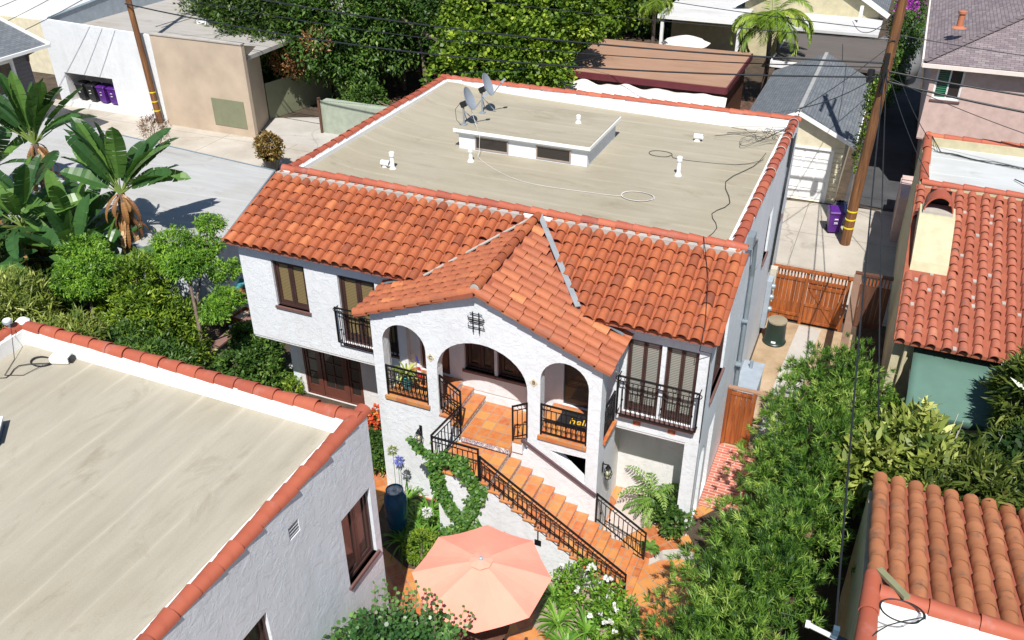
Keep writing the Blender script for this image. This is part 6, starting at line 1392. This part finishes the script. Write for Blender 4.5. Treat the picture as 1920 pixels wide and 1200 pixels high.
n_ = len(VP); D = np.stack([rng.normal(0, .7, n_), -np.abs(rng.normal(.4, .4, n_)), rng.normal(-.3, .6, n_)], 1); Nn = np.tile([[0, -.8, .8]], (n_, 1))+rng.normal(0, .35, (n_, 3))
V, k = leaves(VP, D, Nn, rng.uniform(.06, .12, n_), rng.uniform(.05, .085, n_), 'round'); fast_mesh('leaves', V, k, G['vine'], t, rng.normal(.45, .25, n_))
trunk(t, [([(7.5, -2.62, 0), (7.6, -2.58, .7), (7.3, -2.58, 1.3), (7.0, -2.58, 2.2), (6.98, -2.58, 2.7)], .018, .008), ([(7.5, -2.62, 0), (7.7, -2.58, 1.0), (8.05, -2.58, 2.1), (7.7, -2.6, 2.9)], .015, .007)], name='stem')
def rose(label, blobs, seed, base, nf):
    t = tree('rose_bush', label, 'bush', base, blobs, 44, 9, .075, .045, 'oval', G['feather'], seed, group='white rose bushes', clump=.05, part='foliage', rough=.4); rng = np.random.default_rng(seed)
    for i in range(nf):
        b = blobs[i % len(blobs)]; d = unit(rng.normal(size=(1, 3))+np.array([[0, -.2, .9]]))[0]; p = np.array(b[:3])+d*b[3]*1.05
        m = 14; Dd = unit(rng.normal(size=(m, 3))+d*.8); V, k = leaves(np.repeat(p[None], m, 0), Dd, Dd[::-1], np.full(m, .075), np.full(m, .07), 'round'); fast_mesh('flower', V, k, G['whitefl'], t, rng.uniform(.4, 1, m))
rose('white-flowered rose bush against the lower stair wall, nearer the umbrella', [(10.4, -2.95, .6, .30), (10.7, -2.8, .8, .27), (10.6, -3.2, .35, .27)], 131, (10.45, -3.05, 0), 10)
rose('white-flowered rose bush at the foot of the outer stair railing', [(11.35, -2.95, .6, .32), (11.75, -3.3, .6, .36), (11.75, -3.8, .5, .36), (11.3, -3.4, .4, .28)], 132, (11.5, -3.4, 0), 16)
# round-leaved tree in front of the umbrella
t = tree('round_leaved_tree', 'round-leaved small tree with upright sprigs in front of the salmon umbrella', 'tree', (9.0, -7.4, 0), [(8.2, -7.1, 2.0, .62), (8.8, -6.8, 2.0, .6), (9.3, -7.2, 2.2, .6), (9.9, -7.4, 2.0, .5), (8.5, -7.8, 2.3, .8), (9.6, -8.0, 2.3, .7), (7.9, -7.9, 2.2, .4)], 62, 9, .085, .078, 'round', G['round'], 141, clump=.06, rough=.4)
rng = np.random.default_rng(142)
for i in range(22):
    x = rng.uniform(7.9, 9.6); y = rng.uniform(-7.1, -6.5); p0 = Vector((x, y, 2.3)); p1 = p0+Vector((rng.uniform(-.15, .15), rng.uniform(.0, .35), rng.uniform(.35, .85)))
    m = 10; q = np.linspace(.2, 1, m); P = np.array([p0.lerp(p1, a) for a in q]); D = np.stack([np.cos(np.arange(m)*2.4), np.sin(np.arange(m)*2.4), np.full(m, .3)], 1)
    V, k = leaves(P, D, np.tile([[0, -.5, 1.]], (m, 1))+rng.normal(0, .3, (m, 3)), rng.uniform(.06, .09, m), rng.uniform(.055, .08, m), 'round'); fs = fast_mesh('sprig_foliage', V, k, G['round'], t, rng.uniform(.2, .9, m)); mb = MB(); mb.tube([p0, p0.lerp(p1, .5), p1], .006, 4); mb.build('twig', M['bark'], fs)
# cycad-like palm under the overhang
t = empty('cycad', (11.5, .62, 0), 'fresh green feather-leaved cycad against the white wall under the overhang', 'plant')
fronds(t, (11.5, .55, .35), 16, 1.25, .25, 1.45, 1.3, .19, .055, G['cycad'], np.random.default_rng(151), 15)
fronds(t, (11.55, .5, .3), 7, .9, .0, .6, 1.0, .19, .055, G['cycad'], np.random.default_rng(152), 13)
trunk(t, [([(11.5, .6, 0), (11.5, .55, .38)], .12, .10)])
tree('small_plant', 'small dark plant between the cycad and the corner pier', 'plant', (12.0, .15, 0), [(12.0, .2, .5, .35), (12.15, -.1, .5, .3)], 60, 9, .13, .06, 'oval', G['mid'], 153, clump=.06, part='foliage')
def potted(label, c, r, h, mat, leaf, seed, n=22, L=.35, W_=.05, name='potted_plant'):
    t = straps(label, c, n, L, W_, seed, leaf, name, z0=h*.95, cat='potted plant'); MB().lathe(c, [(r*.6, 0), (r*.9, h*.45), (r, h*.85), (r*1.05, h), (r*.88, h), (r*.85, h*.9), (0, h*.9)], 18).build('pot', M[mat], t, smooth='auto'); return t
potted('small potted plant in a terracotta pot at the foot of the inner railing', (11.78, -.98, .0), .17, .26, 'terra', 'vine', 161, n=26, L=.25, W_=.09)
potted('spiky agave in a black and teal glazed pot on the left porch', (5.35, -.85, 3.062), .19, .42, 'tealglaze', 'varieg', 162, n=30, L=.5, W_=.055)
# flag
t = empty('small_flag', (5.62, -.8, 3.06), 'small furled red white and blue flag on a stick on the left porch', 'flag')
MB().tube([(5.60, -.84, 3.3), (5.66, -.86, 4.15)], .008, 5).build('stick', M['wood_dark'], t)
fc = [(.75, .75, .75), (.5, .02, .03)]
for i in range(6):
    MB().slab([(5.67, 4.10-.10*i), (5.70+.018*i, 4.10-.10*i), (5.72+.018*i, 4.0-.10*i), (5.67, 4.0-.10*i)], [], -.87+.008*math.sin(i), -.862+.008*math.sin(i)).build('stripe', simple('flag_blue', (.03, .05, .25), .7) if i < 2 else simple('flag_stripe', fc[i % 2], .7), t)
# doormat
t = empty('doormat', (9.62, -.5, 3.06), 'black doormat lettered in yellow at the right porch door', 'doormat')
MB().box(9.22, -.80, 3.062, 10.18, -.22, 3.078).build('mat', M['bin_black'], t)
text('lettering', 'hello', .30, simple('mat_yellow', (.7, .42, .02), .7), t, (9.80, -.52, 3.082), (0, 0, .12), .002)
# lanterns
def lantern(label, c, out):
    """wall lantern, c = centre, out = unit vector away from the wall"""
    t = empty('wall_lantern', c, label, 'lantern', 'iron wall lanterns'); c = Vector(c); o = Vector(out); s = Vector((0, 0, 1)).cross(o); mb = MB()
    for z, r in ((-.16, .07), (-.02, .105), (.14, .06)):
        P = [c+(o*math.cos(a)+s*math.sin(a))*r+Vector((0, 0, z)) for a in [2*PI*k/6 for k in range(6)]]
        for a_, b_ in zip(P, P[1:]+P[:1]): mb.beam(a_, b_, .010, .010)
    for k in range(6):
        a = 2*PI*k/6; d = o*math.cos(a)+s*math.sin(a); mb.beam(c+d*.07+Vector((0, 0, -.16)), c+d*.105+Vector((0, 0, -.02)), .010, .010); mb.beam(c+d*.105+Vector((0, 0, -.02)), c+d*.06+Vector((0, 0, .14)), .010, .010)
    mb.lathe(c+Vector((0, 0, .13)), [(.07, 0), (.04, .05), (.02, .10), (0, .11)], 8); mb.beam(c+Vector((0, 0, .22)), c-o*.13+Vector((0, 0, .22)), .02, .02); mb.beam(c-o*.13+Vector((0, 0, -.02)), c-o*.13+Vector((0, 0, .26)), .07, .02, up=tuple(o)); mb.build('cage', M['iron'], t)
    MB().lathe(c+Vector((0, 0, -.15)), [(.05, 0), (.055, .02), (.055, .17), (.045, .18), (0, .18)], 14).build('candle', simple('amber_glass', (.42, .42, .26), .3), t, smooth='auto')
lantern('black iron lantern on the porch front wall beside the stair landing', (5.90, -1.43, 2.12), (0, -1, 0))
lantern('black iron lantern on the wall below the right porch arch', (10.62, -.95, 2.2), (1, 0, 0))
lantern('black iron lantern hanging inside the left porch arch', (5.20, -.12, 4.55), (0, -1, 0))
# blue-grey patio chairs under the umbrella
def chair(label, loc, rz):
    t = empty('patio_chair', (0, 0, 0), label, 'chair', 'blue-grey patio chairs'); bm_ = simple('blue_grey_cushion', (.22, .33, .42), .8) if 'bgc' not in M else M['bgc']; M['bgc'] = bm_
    MB().box(-.28, -.28, .36, .28, .28, .46).build('seat', bm_, t, bevel=.02); MB().add([(-.28, .24, .46), (.28, .24, .46), (.28, .34, .46), (-.28, .34, .46), (-.27, .38, .95), (.27, .38, .95), (.27, .46, .95), (-.27, .46, .95)], [(0,3,2,1),(4,5,6,7),(0,1,5,4),(1,2,6,5),(2,3,7,6),(3,0,4,7)]).build('backrest', bm_, t, bevel=.02)
    for s_ in (-1, 1):
        MB().box(s_*.33-.03, -.28, .58, s_*.33+.03, .34, .62).build('armrest', M['wood_dark'], t)
        for y in (-.26, .30): MB().box(s_*.31-.022, y-.022, 0, s_*.31+.022, y+.022, .58).build('leg', M['wood_dark'], t)
    return place(t, loc, rz)
chair('blue-grey cushioned chair half under the lower rim of the umbrella', (9.95, -5.15, .01), R_(200)); chair('blue-grey cushioned chair hidden behind leaves below the umbrella', (9.2, -6.0, .01), R_(180))
t = empty('patio_table', (9.23, -4.9, 0), 'round dark patio table around the umbrella pole', 'table')
MB().lathe((9.23, -4.9, 0), [(.55, .70), (.56, .73), (.54, .75), (.04, .75), (.04, .70)], 24).build('tabletop', M['wood_dark'], t)
for k in range(4): a = PI/4+k*PI/2; MB().tube([(9.23+.45*math.cos(a), -4.9+.45*math.sin(a), .0), (9.23+.38*math.cos(a), -4.9+.38*math.sin(a), .71)], .022, 6).build('leg', M['iron'], t)
t = tree('flowering_shrub', 'bush with red and orange flowers between the near building corner and the porch', 'shrub', (3.9, -.1, 0), [(3.9, -.1, .8, .42), (3.95, -.55, .6, .38), (4.3, -.9, .4, .3)], 60, 10, .10, .06, 'oval', G['mid'], 171, clump=.06, part='foliage')
foliage('flowers', t, [(3.85, .0, 1.15, .25), (3.8, -.2, 1.1, .2)], 60, 6, .09, .07, 'round', G['redfl'], np.random.default_rng(172), clump=.04)
# ---- clutter yard left of the house
rj = random.Random(8)
jc = [('white', .8), ('terra', .5), ('tealglaze', .5), ('brown_sill', .5), ('canvas', .5), ('acgrey', .5), ('tan', .5), ('bin_black', .5)]
spots = [(-4.4, 4.4), (-4.9, 4.9), (-5.3, 5.4), (-3.9, 3.9), (-4.0, 4.9), (-3.4, 4.3), (-4.6, 3.6), (-5.0, 4.1), (-3.6, 3.3), (-4.2, 5.5), (-3.2, 3.7), (-4.7, 5.6)]
desc = ['white plastic crate', 'terracotta pot', 'teal glazed pot', 'brown wooden crate', 'cream cardboard box', 'grey storage box', 'tan clay pot', 'black plant pot', 'white slatted crate', 'small terracotta pot', 'teal bucket', 'dark wooden crate']
plc = ['at the top of the clutter heap', 'behind the feathery tree', 'against the pale neighbour wall', 'nearest the block wall', 'in the middle of the clutter', 'closest to the house corner', 'under the feathery branches', 'left of the heap', 'by the wall capping', 'farthest back in the clutter', 'next to the house wall', 'at the back of the heap']
for i, (x, y) in enumerate(spots):
    pot = i in (1, 2, 6, 7, 9, 10); m_ = ['white', 'terra', 'tealglaze', 'redwood', 'canvas', 'acgrey', 'tan', 'bin_black', 'white', 'terra', 'tealglaze', 'wood_dark'][i]; s_ = rj.uniform(.8, 1.25); h_ = rj.uniform(.25, .7)
    t = empty('plant_pot' if pot else 'crate', (0, 0, 0), desc[i]+' '+plc[i], 'pot' if pot else 'crate', 'clutter beside the house')
    if pot: MB().lathe((0, 0, 0), [(.14, 0), (.22, .32), (.25, .33), (.25, .38), (.21, .38), (.2, .33), (0, .33)], 16).build('body', M[m_], t, smooth='auto')
    else:
        mb = MB(); mb.box(-.3, -.22, 0, .3, .22, .03)
        for z in (.05, .17, .29): mb.box(-.31, -.23, z, .31, -.21, z+.09); mb.box(-.31, .21, z, .31, .23, z+.09); mb.box(-.31, -.209, z, -.29, .209, z+.09); mb.box(.29, -.209, z, .31, .209, z+.09)
        for sx in (-1, 1):
            for sy in (-1, 1): mb.box(sx*.285-.015, sy*.2-.012, 0, sx*.285+.015, sy*.2+.012, .38)
        mb.build('body', M[m_], t); MB().box(-.27, -.18, .032, .27, .18, .3).build('contents', M['tan' if i % 2 else 'cream'], t)
    place(t, (x, y, .0), rj.uniform(0, 3), s_*1.15)
t = empty('traffic_cone', (-3.0, 3.0, 0), 'faded orange cone standing on the clutter by the block wall', 'cone'); MB().lathe((-3.0, 3.0, .0), [(.2, 0), (.2, .03), (.15, .03), (.03, .6), (.0, .6)], 14).build('body', simple('faded_orange', (.62, .28, .12), .7), t, smooth='auto')
